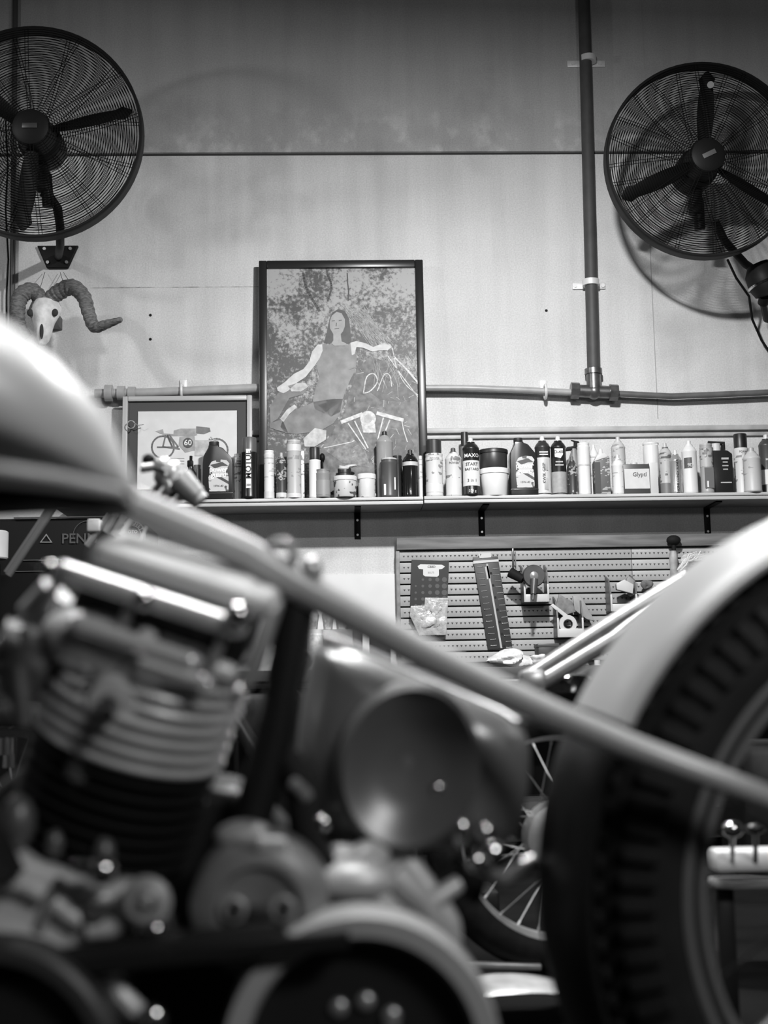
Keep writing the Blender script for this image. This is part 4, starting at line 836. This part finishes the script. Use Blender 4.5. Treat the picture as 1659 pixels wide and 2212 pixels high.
# grey box on bench behind headlamp
y=4.9; A=P(1205,1415,y); D=P(1278,1455,y)
t=thing('cardboard_box',((A.x+D.x)/2,5.1,zbench),'grey wedge-sided box on the bench beneath the chrome handlebar tubes','box')
obj('box_body',B().prism([(P(1180,1452,y).x,zbench),(P(1290,1452,y).x,zbench),(P(1272,1408,y).x,P(1272,1410,y).z),(P(1235,1418,y).x,P(1235,1416,y).z)],5.04,5.2,bev=.003),mat('box_grey_card',.2,.6,var=.1),t)
obj('box_flap',B().prism([(P(1235,1417,y).x,P(1235,1417,y).z),(P(1272,1409,y).x,P(1272,1411,y).z),(P(1270,1404,y).x,P(1270,1406,y).z),(P(1232,1412,y).x,P(1232,1412,y).z)],5.02,5.2),OFF,t)
# ---------------------------------------------------------------- third motorcycle front end, left middle distance
y=2.35; base=P(-60,1900,y)
b3=thing('motorcycle',(base.x,y,0),'motorcycle front end with chrome controls glimpsed behind the fuel tank','motorcycle')
cx_=P(375,1035,y)
rnd=random.Random(2); 
obj('control_cluster',B().ball(P(352,1002,y),.014).ball(P(372,1018,y),.018,(1,1,1.2)).ball(P(352,1030,y+.02),.017).ball(P(392,1042,y),.015,(1.3,1,1)).ball(P(405,1032,y-.01),.011).cyl(P(308,1010,y),P(345,1005,y),.007).cyl(P(340,995,y),P(372,1062,y),.010).cyl(P(386,1020,y),P(410,1062,y),.012),mat('bright_rail',.85,.25,.5),b3)
obj('master_cylinder',B().cyl(P(388,1036,y-.02),P(424,1072,y-.02),.024,.019,seg=20).cyl(P(420,1068,y-.02),P(434,1084,y-.02),.017,seg=18),ALU,b3)
obj('mirror',B().ball(P(321,993,y+.05),.012,(1,.6,.9)),BLACK,b3)
obj('lever',B().tube([P(304,1016,y),P(330,1012,y),P(360,1022,y-.02)],.005,8),CHROME,b3)
for k in range(4):
    q=k*17; obj('fork_tube',B().cyl(P(362+q*.9,1028+q*.55,y+.02*k),P(300+q*.75,1095+q*.5,y+.02*k+.1),.0065+.001*(k%2),seg=12),mat('bright_rail',.85,.25,.5) if k!=2 else DARKMETAL,b3)
for k,(a_,c_) in enumerate((((238,1112),(188,1180)),((252,1108),(228,1150)),((268,1116),(244,1156)),((284,1124),(262,1156)),((316,1138),(300,1176)))):
    obj('fork_spring' if 0<k<4 else 'brake_rod',B().cyl(P(*a_,3.2),P(*c_,3.2),.0085 if k<4 else .0045,seg=12),(STEEL if k!=3 else OFF) if k<4 else OFF,b3)
obj('rod_joint',B().box(P(204,1136,3.2),(.03,.03,.03),RY(0),bev=.004),OFF,b3)
for a_,c_,r_ in (((122,1088),(18,1243),.0095),((108,1092),(12,1236),.0055)):
    obj('fork_leg',B().cyl(P(*a_,3.6),P(*c_,3.6),r_,seg=14),mat('fork_grey',.16,.35,.3),b3)
for a_,c_ in (((14,1612),.024),((22,1640),.015),((26,1712),.014)): 
    q=P(*a_,3.0); obj('exhaust_fitting',B().cyl(q+Vector((0,0,-.018)),q+Vector((0,0,.018)),c_,seg=18),CHROME,b3)
q=P(10,1880,3.2); Mq=T((q.x,3.2,.30)); wh3=bpy.data.objects.new('front_wheel',None); C.objects.link(wh3); wh3.parent=b3; wh3.location=Mq.translation-b3.location
wheel(wh3,None,.298,.04,.23,Mq,16)
obj('steering_stem',B().cyl((q.x,3.2,.3),P(200,1250,3.1),.02),DARKMETAL,b3)
obj('frame_tube',B().tube([P(200,1250,3.1),P(420,1400,3.0),P(560,1640,3.0),(P(560,1640,3).x,3.0,.05)],.02,12),DARKMETAL,b3)
# chrome engine bits seen in the gap behind the seat tube
y=3.0
t=b3
for l_,a_,c_,r_ in (('chrome_cover',(650,1425),(640,1470),.022),('chrome_cover',(632,1510),(618,1550),.020),('push_rod_tube',(604,1640),(588,1690),.018),('push_rod_tube',(584,1700),(560,1740),.012)):
    obj(l_,B().cyl(P(*a_,y),P(*c_,y),r_,r_*.7,seg=20).ball(P(*a_,y),r_*1.15),CHROME,t)
obj('engine_case',B().box((P(620,1700,y).x+.03,y+.12,.35),(.3,.2,.5),bev=.04).box((P(620,1700,y).x+.03,y+.12,.06),(.3,.22,.11),bev=.01),IRON,t)
# floor clutter
y=2.55; t=thing('loose_fender',(P(1080,2130,y).x,y,0),'pale metal fender lying on the floor between the engine and rear wheel','fender')
pts=[];Mf=T((P(1090,2160,y).x,y,.0))@RZ(8)
b=B(); secs=[]
for i in range(19):
    a_=R(150-120*i/18); secs.append([Vector(((.26+.012*math.cos(u))*math.cos(a_)*.9,.085*math.sin(u)*(1-.3*abs(i-9)/9),(.26+.035*math.cos(u))*math.sin(a_)*.42-.05)) for u in [R(-80+160*q/8) for q in range(9)]]+[Vector(((.252+.012*math.cos(u))*math.cos(a_)*.9,.081*math.sin(u)*(1-.3*abs(i-9)/9),(.252+.035*math.cos(u))*math.sin(a_)*.42-.05)) for u in [R(80-160*q/8) for q in range(9)]])
b.loft(secs,Mf); obj('fender_blade',b,mat('bare_metal',.45,.35,.3,var=.35,scale=14),t)
q=P(1045,2086,2.9); tag(obj('flat_bar',B().box((0,0,0),(.20,.02,.012),T((q.x+.02,2.9,max(.012,q.z)))@RY(3),bev=.002),STEEL,origin=(q.x,2.9,.0)),'thin pale flat bar lying above the loose fender','bar')
y=3.6; t=thing('scissor_jack',(P(965,2010,y).x,y,0),'dark floor jack with bright fittings left of the spoked wheel','jack')
q=P(965,2030,y); obj('jack_body',B().box((q.x,y,.05),(.26,.2,.09),bev=.01),IRON,t); obj('jack_pad',B().box((q.x,y-.05,.12),(.12,.12,.02),bev=.003),DARKMETAL,t); obj('jack_screw',B().cyl((q.x-.06,y-.12,.02+.06),(q.x+.02,y-.12,.085),.016),STEEL,t)
q=P(820,1900,3.3); t=thing('steel_post',(q.x,3.3,0),'grey upright workstand post seen below the oil tank','stand'); obj('post',B().box((P(880,1880,3.3).x,3.3,.3),(.05,.05,.58),RY(0),bev=.004),mat('post_grey',.12,.5,var=.3,scale=20),t); obj('foot',B().box((P(880,1880,3.3).x,3.3,.01),(.12,.2,.02),bev=.003),DARKMETAL,t)
# white rail of a motorcycle lift seen through the rear wheel
y=2.3; A=P(1538,1864,y); D=P(1790,1846,y)
t=thing('bike_lift',((A.x+D.x)/2,y,0),'white and grey rails of a bike lift seen through rear wheel','lift')
obj('upper_rail',B().box(((A.x+D.x)/2,y,(A.z+D.z)/2),(D.x-A.x,.06,.036),bev=.008),mat('rail_white',.8,.3),t)
A2=P(1545,1912,y); obj('lower_rail',B().box(((A.x+D.x)/2,y+.01,A2.z+.002),(D.x-A.x,.05,.016),bev=.005),mat('rail_grey',.3,.4),t)
for s in (A.x+.03,D.x-.06): obj('leg',B().box((s,y+.05,A2.z/2),(.03,.03,A2.z),bev=.003),DARKMETAL,t)
obj('bolt',B().ball(P(1582,1791,2.2),.014,(1.3,1,1)).cyl(P(1582,1791,2.2),P(1582,1860,2.27),.004),CHROME,t); obj('bolt',B().ball(P(1632,1790,2.2),.011,(1.6,1,.8)).cyl(P(1632,1790,2.2),P(1632,1860,2.27),.004),DARKMETAL,t)
# ---------------------------------------------------------------- the motorcycle in front
def D(px): return 1.20+.20*px/1659         # distance of the bike's centre plane
def Q(px,py,dy=0): return P(px,py,D(px)+dy)
hubp=P(2016,1905,1.36)
bike=thing('motorcycle',(Q(900,2000).x,1.3,0),'large dark custom motorcycle with pale teardrop tank filling the foreground','motorcycle')
def bp(name,b,m,parent=None,label=None): return obj(name,b,m,parent or bike,label)
PAINT=mat('silver_tank_paint',.60,.42,.1); FRAME=mat('frame_grey_paint',.45,.35,.1); FB=dull(mat('frame_black_paint',.012,.35),.25)
# fuel tank
secs=[]
for px,top,bot,hw in ((-620,760,960,.06),(-560,690,1000,.10),(-420,655,1015,.13),(-220,642,1020,.145),(-60,668,1028,.142),(60,730,1040,.128),(140,798,1050,.108),(200,862,1058,.085),(240,925,1064,.062),(268,992,1068,.042),(284,1032,1072,.026),(292,1050,1074,.012)):
    y=.98; a_,c_=P(px,top,y),P(px,bot,y); zc_=(a_.z*.42+c_.z*.58); s=[]
    for i in range(32):
        u=2*PI*i/32; cs,sn=math.cos(u),math.sin(u); ex=.82
        dy_=hw*math.copysign(abs(cs)**ex,cs); dz_=math.copysign(abs(sn)**(.92 if sn>0 else .6),sn)*((a_.z-zc_) if sn>0 else (zc_-c_.z))
        s.append(Vector((a_.x,y+dy_,zc_+dz_)))
    secs.append(s)
tk=bp('fuel_tank',B().loft(secs),PAINT)
bp('tank_seam',B().tube([P(x,yy,.98-hw) for x,yy,hw in ((-560,985,.09),(-300,1002,.13),(0,1012,.125),(130,1032,.10),(200,1048,.075),(262,1064,.04))],.004,8),PAINT,tk)
bp('tank_tunnel',B().prism(pixpoly([(-500,1030),(120,1045),(240,1068),(285,1092),(235,1112),(120,1098),(-500,1130)],1.12),1.08,1.16,bev=.01),MATTE)
bp('tank_mount',B().cyl(Q(200,1085,-.0),Q(330,1085,-.0),.009,seg=14),FB,tk)
# frame
def wob(pts,dy=0): return [Q(a_,c_,dy) for a_,c_ in pts]
bp('backbone_tube',B().tube([Q(a_,c_,dy) for a_,c_,dy in ((-300,860,0),(100,960,0),(200,1030,0),(290,1092,0),(400,1138,0),(530,1195,0),(640,1262,-.005),(780,1338,-.02),(900,1405,-.045),(1050,1478,-.08),(1200,1546,-.12),(1350,1608,-.155),(1500,1664,-.18),(1660,1722,-.19),(1850,1800,-.17))],[.0165]*7+[.0160,.0152,.0142,.0132,.0120,.0110,.0102,.0102],20),FRAME)
bp('seat_tube',B().tube(wob([(648,1250),(628,1400),(590,1600),(548,1760),(500,1900)],.01),.0185,18),FB)
bp('lower_frame_tube',B().tube(wob([(500,1900),(700,2300),(1100,2420),(1600,2300),(1960,1960)],.03),.016,14),FB)
bp('down_tube',B().tube([P(-620,1010,1.2),P(-500,1500,1.2),P(-350,2200,1.22),P(300,2480,1.25),P(700,2420,1.27)],.016,14),FB)
bp('cable_clip',B().ring(.013,.0045,T(Q(606,1200,-.01)),28,10).cyl(Q(622,1206,-.01),Q(632,1235,-.01),.006),STEEL)
bp('seat_bracket',B().ball(Q(672,1232,-.012),.0115,(1,1,1.25)).cyl(Q(672,1232,-.012),Q(668,1275,-.005),.009),STEEL)
# fork and front wheel, off the left of the picture
fc=P(-1150,1900,1.12); wf=bpy.data.objects.new('front_wheel',None); C.objects.link(wf); wf.parent=bike; wf.location=Vector((fc.x,1.12,.34))-bike.location
wheel(wf,None,.338,.05,.25,T((fc.x,1.12,.34)),24)
for s in (-1,1): bp('fork_leg',B().cyl((fc.x,1.12+s*.09,.34),P(-620,900,1.12+s*.09),.02,seg=16),CHROME)
# rear wheel
rw=bpy.data.objects.new('rear_wheel',None); C.objects.link(rw); rw.parent=bike; rw.location=hubp-bike.location
Mh=T(hubp)@RZ(3)@RX(4)
RIMM=mat('rim_paint',.20,.4,.2); ty,rim,hb=wheel(rw,None,.372,.075,.262,Mh,16,True,dull(mat('tyre_rubber',.018,.5,var=.2,scale=30),.25),RIMM,.05,MATTE)
for k,(r_,yy) in enumerate(((.274,-.070),(.257,-.062))): obj('rim_edge',B().ring(r_,.005,Mh@T((0,yy,0)),96,8),RIMM,rw)
# fender: thick curved section swept over the wheel
FPA=mat('fender_paint',.38,.42,.1)
def mudguard(a0,a1,NS,k=1.):
    out=[]
    for i in range(NS+1):
        a_=R(a0+(a1-a0)*i/NS); o=[];n_=[]
        for q in range(13):
            u=R(-84+168*q/12); yy=.092*k*math.sin(u); rr=(.368+.026*math.cos(u))*k
            o.append((rr,yy)); n_.append((rr-.004,yy*.965))
        out.append([Mh@Vector((rr*math.cos(a_),yy,rr*math.sin(a_))) for rr,yy in o+n_[::-1]])
    return out
def beads(a0,a1,NS,name,m,parent,sides=(-1,1)):
    for sy in sides: obj(name,B().tube([Mh@Vector((.3705*math.cos(R(a0+(a1-a0)*i/NS)),sy*.0915,.3705*math.sin(R(a0+(a1-a0)*i/NS)))) for i in range(NS+1)],.0035,8),m,parent)
fd=bp('rear_fender',B().loft(mudguard(60,153,32)),FPA); beads(60,153,32,'fender_edge',FPA,fd)
fl=bp('shaded_fender',B().loft(mudguard(153.3,214,22)),dull(mat('fender_shade_black',.012,.45),.2),None,'lower section of the rear fender, its shade painted black'); beads(153.3,214,22,'fender_edge_lit',STEEL,fl,(1,))  # shade painted black on lower fender; pale bead stands for its lit edge
bp('axle_plate',B().cyl(hubp+Vector((0,-.12,0)),hubp+Vector((0,.12,0)),.014,seg=16),STEEL)
# rear cylinder and head
o=P(326,1448,1.27); s_=1.2/F
ML=T(o)@RY(19)@RX(14)
def L(u,v,d=0): return (u*s_,-d*s_,v*s_)
HEAD=mat('head_aluminium',.62,.38,.25,var=.12,scale=20,bump=.08); POL=mat('polished_cover',.42,.6,.1)
cy=bpy.data.objects.new('rear_cylinder',None); C.objects.link(cy); cy.parent=bike; cy.location=o-bike.location
def cp(name,b,m): return obj(name,b,m,cy)
def fins(r,vs,th,m,name,core):
    b=B(); b.lathe([(core*s_,(min(vs)-20)*s_),(core*s_,(max(vs)+20)*s_)],ML,40)
    for v in vs: b.lathe([(core*s_,(v-th*.5)*s_),((r-3)*s_,(v-th*.38)*s_),(r*s_,v*s_),((r-3)*s_,(v+th*.38)*s_),(core*s_,(v+th*.5)*s_)],ML,56)
    return cp(name,b,m)
fins(222,[-62,-94,-126,-158],19,HEAD,'head_fins',150)
cp('cylinder_barrel',B().lathe([(150*s_,-560*s_),(150*s_,-160*s_)],ML,40),MATTE)
fins(214,[-195,-228,-261,-294,-327,-360,-393,-426],12,MATTE,'barrel_fins',150)
cp('cylinder_head',B().box(L(-5,40,0),(330*s_,250*s_,190*s_),ML,bev=.018),HEAD)
for v in (-30,2,34): cp('head_fin',B().lathe([(60*s_,(v-7)*s_),(200*s_,(v-7)*s_),(206*s_,v*s_),(200*s_,(v+7)*s_),(60*s_,(v+7)*s_)],ML@T(L(20,0,0)),40,R(-95),R(20)),HEAD)
for v in (-28,8): cp('head_fin',B().lathe([(40*s_,(v-8)*s_),(196*s_,(v-8)*s_),(203*s_,v*s_),(196*s_,(v+8)*s_),(40*s_,(v+8)*s_)],ML@T(L(-20,0,0)),40,R(190),R(245)),HEAD)
cp('exhaust_port',B().ball(L(-115,50,120),.034,(1.5,.8,.85),ML,24).ball(L(-120,50,142),.022,(1.5,.8,.8),ML,20),HEAD)
cp('plug_boss',B().lathe([(.034,0),(.026,.03),(.020,.05),(0,.05)],ML@T(L(-30,-42,90))@RX(90),24).box(L(-22,40,150),(42*s_,60*s_,170*s_),ML@RY(8),bev=.006),HEAD)
cp('spark_plug',B().lathe([(.010,0),(.010,.03),(.007,.035),(.007,.05),(0,.05)],ML@T(L(-38,-38,175))@RX(90)@RY(10),14),CHROME)
# rocker box: lid, window course, rails
cp('rocker_lid',B().box(L(20,238,0),(420*s_,270*s_,56*s_),ML,bev=.012,seg=4).box(L(10,258,10),(330*s_,200*s_,30*s_),ML,bev=.008),POL)
cp('rocker_recess',B().box(L(0,135,0),(385*s_,230*s_,150*s_),ML,bev=.004),mat('recess_black',.01,.4))
cp('rocker_base',B().box(L(0,78,0),(400*s_,280*s_,50*s_),ML,bev=.009,seg=3),HEAD)
def rail(u0,u1,v,r_,d,name='rocker_rail'):
    p0,p1=ML@Vector(L(u0,v,d)),ML@Vector(L(u1,v,d)); return cp(name,B().cyl(p0,p1,r_*s_,seg=20).ball(p0,r_*s_).ball(p1,r_*s_),mat('bright_rail',.85,.25,.5))
rail(-215,172,192,23,172); rail(-145,102,100,20,200); rail(10,150,66,15,205)
for u in (-225,-58,150): cp('rocker_post',B().cyl(ML@Vector(L(u,180,160)),ML@Vector(L(u-6,95,160)),12*s_,seg=14),STEEL)
for u,v,r_ in ((168,222,30),(-30,192,24),(82,104,20),(132,70,20),(-240,190,20)): cp('rocker_bolt',B().ball(L(u,v,190),r_*s_,(1,1,1),ML),CHROME)
cp('side_plate',B().box(L(225,150,40),(30*s_,170*s_,190*s_),ML,bev=.006),ALU)
cp('breather_elbow',B().tube([ML@Vector(L(-240,120,60)),ML@Vector(L(-265,60,60)),ML@Vector(L(-262,-10,40))],[.018,.02,.014],14),ALU)
# carburettor side bits at far left
bp('carburettor',B().blob(Q(40,1430,.03),.032,(1.3,1,1.1),.25,seed=40).cyl(Q(0,1380,.02),Q(60,1400,.02),.02).cyl(Q(35,1440),Q(52,1570),.012,.007),mat('carb_metal',.16,.45,.7,var=.4,scale=20))
bp('intake_manifold',B().cyl(Q(-120,1480,.05),Q(120,1420,.05),.028),IRON)
bp('front_cylinder',B().lathe([(.07,-.2),(.07,.0)]+[p for k in range(9) for p in ((.07,.008*0+.0+k*.016),(.097,.002+k*.016),(.097,.006+k*.016),(.07,.008+k*.016))],T(Q(-330,1500))@RY(-26),40),FB)
# crankcase
def casting(name,pts,dy,th,m,parent=None,bev=.006): 
    y=1.25+dy; return bp(name,B().prism(pixpoly(pts,y),y,y+th,bev=bev,seg=3),m,parent)
casting('crankcase',[(-500,1820),(-100,1760),(60,1640),(520,1700),(700,1900),(760,2300),(300,2500),(-500,2450)],.06,.18,FB,bev=.02)
CAST=mat('case_aluminium',.6,.45,.2,var=.12,scale=14,bump=.08)
cc_=casting('gear_cover',[(-520,1760),(-60,1800),(40,1850),(130,1885),(230,1915),(262,1902),(290,1925),(318,2000),(315,2035),(225,2045),(110,2062),(0,2072),(-520,2060)],-.05,.08,CAST,bev=.012)
for pts,r_ in (([(-200,1895),(-20,1905),(50,1912),(95,1935)],.008),([(118,1950),(150,1975),(178,1992)],.0085),([(190,2010),(240,2005),(275,1985),(295,1965)],.009),([(-200,2010),(0,2010),(70,2040),(118,2068)],.010)):
    bp('cover_rib',B().tube([P(a_,c_,1.195) for a_,c_ in pts],r_,12),CAST,cc_)
bp('cover_joint',B().tube([P(132,1895,1.198),P(108,1950,1.192),P(80,2022,1.196)],.004,8),mat('joint_dark',.22,.5),cc_)
bp('cover_hole',B().cyl(P(208,1965,1.185),P(208,1965,1.2),.011,seg=20),mat('hole_dark',.03,.6),cc_)
bp('cover_boss',B().ball(P(212,1938,1.19),.012,(1.2,.8,.6)),CAST,cc_)
bk=bp('cover_bolt',B().lathe([(.015,0),(.022,.006),(.022,.012),(.015,.018),(.01,.018),(.008,.01),(0,.01)],T(P(318,1946,1.19))@RX(90),24).ball(P(318,1940,1.17),.006).ball(P(312,1950,1.17),.006),ALU,cc_)
bp('oil_fitting',B().ball(P(335,2000,1.19),.018,(1,1,1.3)).ball(P(335,2008,1.172),.009),CHROME,cc_)
bp('drain_plug',B().ball(P(382,2027,1.2),.011,(1.2,1,.8)),CHROME)
bp('shift_rod',B().tube([P(155,1868,1.17),P(190,1876,1.17),P(218,1884,1.17)],[.006,.008,.012],12).ball(P(222,1880,1.165),.013),CHROME)
for a_,c_,r_ in ((170,1662,.012),(38,1775,.016),(118,1822,.008),(225,1845,.01)): bp('pushrod_base',B().ball(P(a_,c_,1.22),r_,(1,1,1.5)),mat('worn_iron',.12,.4,.3))
# round ignition cover
g=P(560,1962,1.2); Mg=T(g)@RX(4)
gc=bp('ignition_cover',B().lathe([(0,.0),(.02,.002),(.034,.004),(.038,.010),(.05,.008),(.0585,.0),(.061,-.012),(.061,-.05),(0,-.05)][::-1],Mg@RX(90),56),mat('cover_satin',.22,.42,.2,var=.2,scale=18))
for x in (-1,1):
    bp('cover_screw',B().cyl(Mg@Vector((x*.021,-.014,.0)),Mg@Vector((x*.021,.0,.0)),.007,seg=14),mat('hole_dark',.03,.6),gc)
    bp('screw_collar',B().ring(.0088,.003,Mg@T((x*.021,-.011,.002)),20,8),ALU,gc)
bp('cover_plate',B().box((0,-.011,.0),(.021,.006,.010),Mg,bev=.002),mat('plate_dark',.05,.4),gc); bp('cover_screw',B().cyl(Mg@Vector((0,-.012,-.034)),Mg@Vector((0,0,-.034)),.003),mat('hole_dark',.03,.6),gc)
bp('timing_cap',B().blob(P(540,1805,1.22),.02,(1.2,1,.7),.2,seed=8).tube([P(520,1820,1.2),P(560,1822,1.19),P(612,1825,1.2)],.007,10),ALU)
# clutch drum ring
r0_=P(780,2275,1.18); Mr=T(r0_)@RX(3)
pr=bp('clutch_drum',B().lathe([(.118,.035),(.118,-.01),(.115,-.018),(.099,-.018),(.095,-.012),(.095,.0),(.095,.035),(.118,.035)],Mr@RX(-90),96),mat('drum_satin',.40,.4,.1,var=.1,scale=10))
bp('drum_plate',B().lathe([(0,.01),(.096,.01),(.096,.03),(0,.03)],Mr@RX(-90),72),mat('plate_black',.01,.5),pr)
for a_,c_,r_ in ((732,2177,.010),(790,2163,.010),(846,2195,.0105),(846,2215,.009)):
    q=P(a_,c_,1.185); bp('clutch_bolt',B().cyl(q,q+Vector((0,.02,0)),r_*.7,seg=14).ball(q,r_*.75,(1,.5,1)),STEEL,pr)
bp('primary_belt',B().tube([P(-200,2105,1.15),P(150,2078,1.15),P(400,2042,1.16),P(600,2020,1.17)],.012,8).box((0,0,0),(.4,.06,.012),T(P(240,2068,1.17))@RY(-4)),MATTE)
# front pulley lower left
r1=P(-30,2330,1.13); Mp=T(r1)
fp=bp('front_pulley',B().lathe([(.108,.03),(.108,-.01),(.103,-.014),(.092,-.014),(.09,.03),(.108,.03)],Mp@RX(-90),72),mat('pulley_dim',.05,.45,.3))
bp('pulley_face',B().lathe([(0,.01),(.091,.01),(.091,.03),(0,.03)],Mp@RX(-90),60),mat('plate_black',.01,.5),fp)
casting('motor_plate',[(112,2105),(150,2098),(250,2088),(272,2120),(278,2160),(300,2178),(345,2190),(340,2260),(160,2300),(140,2200)],-.07,.03,mat('plate_satin',.12,.5,.4),bev=.006)
bp('plate_rib',B().tube([P(132,2120,1.165),P(160,2140,1.165),P(225,2118,1.165)],.008,10).tube([P(245,2100,1.17),P(262,2150,1.17),P(300,2190,1.165)],.009,10),CAST); bp('plate_bolt',B().ball(P(332,2205,1.15),.012,(1,1,1.4)),CHROME)
# oil tank
OT=mat('oil_tank_satin',.22,.3,.4); y=1.30
def pillow(pts,y):
    q=pixpoly(pts,y); o=[];n=len(q)
    for i in range(n):
        a_,b_,c_,d_=[Vector(q[(i+k)%n]) for k in (-1,0,1,2)]
        for f in (0,.34,.67): o.append(.5*((2*b_)+(c_-a_)*f+(2*a_-5*b_+4*c_-d_)*f*f+(-a_+3*b_-3*c_+d_)*f**3))
    c=sum(o,Vector((0,0)))/len(o); out=[]
    for k,yy in ((.02,.000),(.45,.002),(.66,.006),(.80,.014),(.90,.026),(.97,.044),(1.,.07),(1.,.15)):
        out.append([Vector((c.x+(v.x-c.x)*k,y+yy,c.y+(v.y-c.y)*k)) for v in o])
    return out
oi=obj('oil_tank',B().loft(pillow([(700,1380),(770,1396),(905,1452),(1030,1502),(1120,1548),(1160,1600),(1166,1680),(1150,1790),(1120,1846),(1020,1850),(900,1844),(760,1846),(690,1826),(648,1760),(634,1660),(640,1560),(658,1460),(674,1396)],y)),OT,bike,None,None,60)
bp('tank_top_rim',B().tube([P(a_,c_,y+.045) for a_,c_ in ((700,1378),(790,1412),(900,1460),(1010,1506),(1080,1536),(1135,1572))],.0055,12),mat('rim_bright',.7,.25,.8),oi)
Mo=T(P(882,1655,y+.004))@RY(14)
bp('tank_dish',B().lathe([(0,.004),(.03,.006),(.05,.012),(.064,.022),(.074,.026),(.08,.02),(.083,-.006)],Mo@Matrix.Scale(.84,4)@Matrix.Scale(1.18,4,(0,0,1))@RX(90),56),mat('dish_metal',.15,.35,.4),oi)
for a_,c_,r_ in ((945,1702,.0075),(997,1800,.010),(1047,1797,.011),(1062,1846,.017),(1028,1862,.012),(697,1778,.010),(1133,1556,.009)): bp('tank_bolt_glint',B().ball(P(a_,c_,y-.004),r_*.8,(1,.7,1 if a_!=997 else 1.8)),CHROME,oi)  # first ball is a highlight given shape, the others are bolts
bp('oil_line',B().tube([P(1040,1870,1.32),P(1080,1900,1.33),P(1150,1862,1.36)],.008,12),STEEL); bp('oil_hose',B().tube([P(620,1640,1.28),P(648,1700,1.27),P(655,1790,1.27),P(700,1880,1.27),P(745,1935,1.27),P(800,1940,1.27)],.014,14),MATTE)
bp('hose_clamp',B().tube([P(632,1690,1.26),P(650,1705,1.255),P(664,1722,1.26)],.006,10),STEEL)
# gearbox castings and lever
bp('gearbox',B().prism(pixpoly([(690,1960),(740,1890),(830,1800),(870,1810),(940,1905),(1000,1990),(1000,2110),(880,2180),(700,2120)],1.3),1.3,1.42,bev=.012),CAST)
bp('gearbox_boss',B().ball(P(760,1905,1.27),.034,(1.2,.8,.6)).blob(P(775,1855,1.29),.024,(1.2,1,.8),.2,seed=6),CAST)
bp('gearbox_arm',B().tube([P(800,1930,1.27),P(840,1965,1.27),P(870,2000,1.28)],[.013,.011,.014],12).tube([P(850,1890,1.28),P(905,1940,1.28),P(950,2010,1.3)],[.014,.012,.012],12),CAST)
bp('shift_lever',B().tube([P(925,1990,1.29),P(922,1960,1.29),P(935,1945,1.29),P(990,1908,1.3)],[.012,.011,.0095,.008],14),CAST)
bp('cable_guide',B().tube([P(955,1920,1.33),P(975,1880,1.33),P(990,1860,1.34)],[.010,.009,.006],12),DARKMETAL)
bp('battery_box',B().prism(pixpoly([(980,1860),(1060,1880),(1040,1960),(1000,1950)],1.36),1.36,1.4,bev=.008),FB)
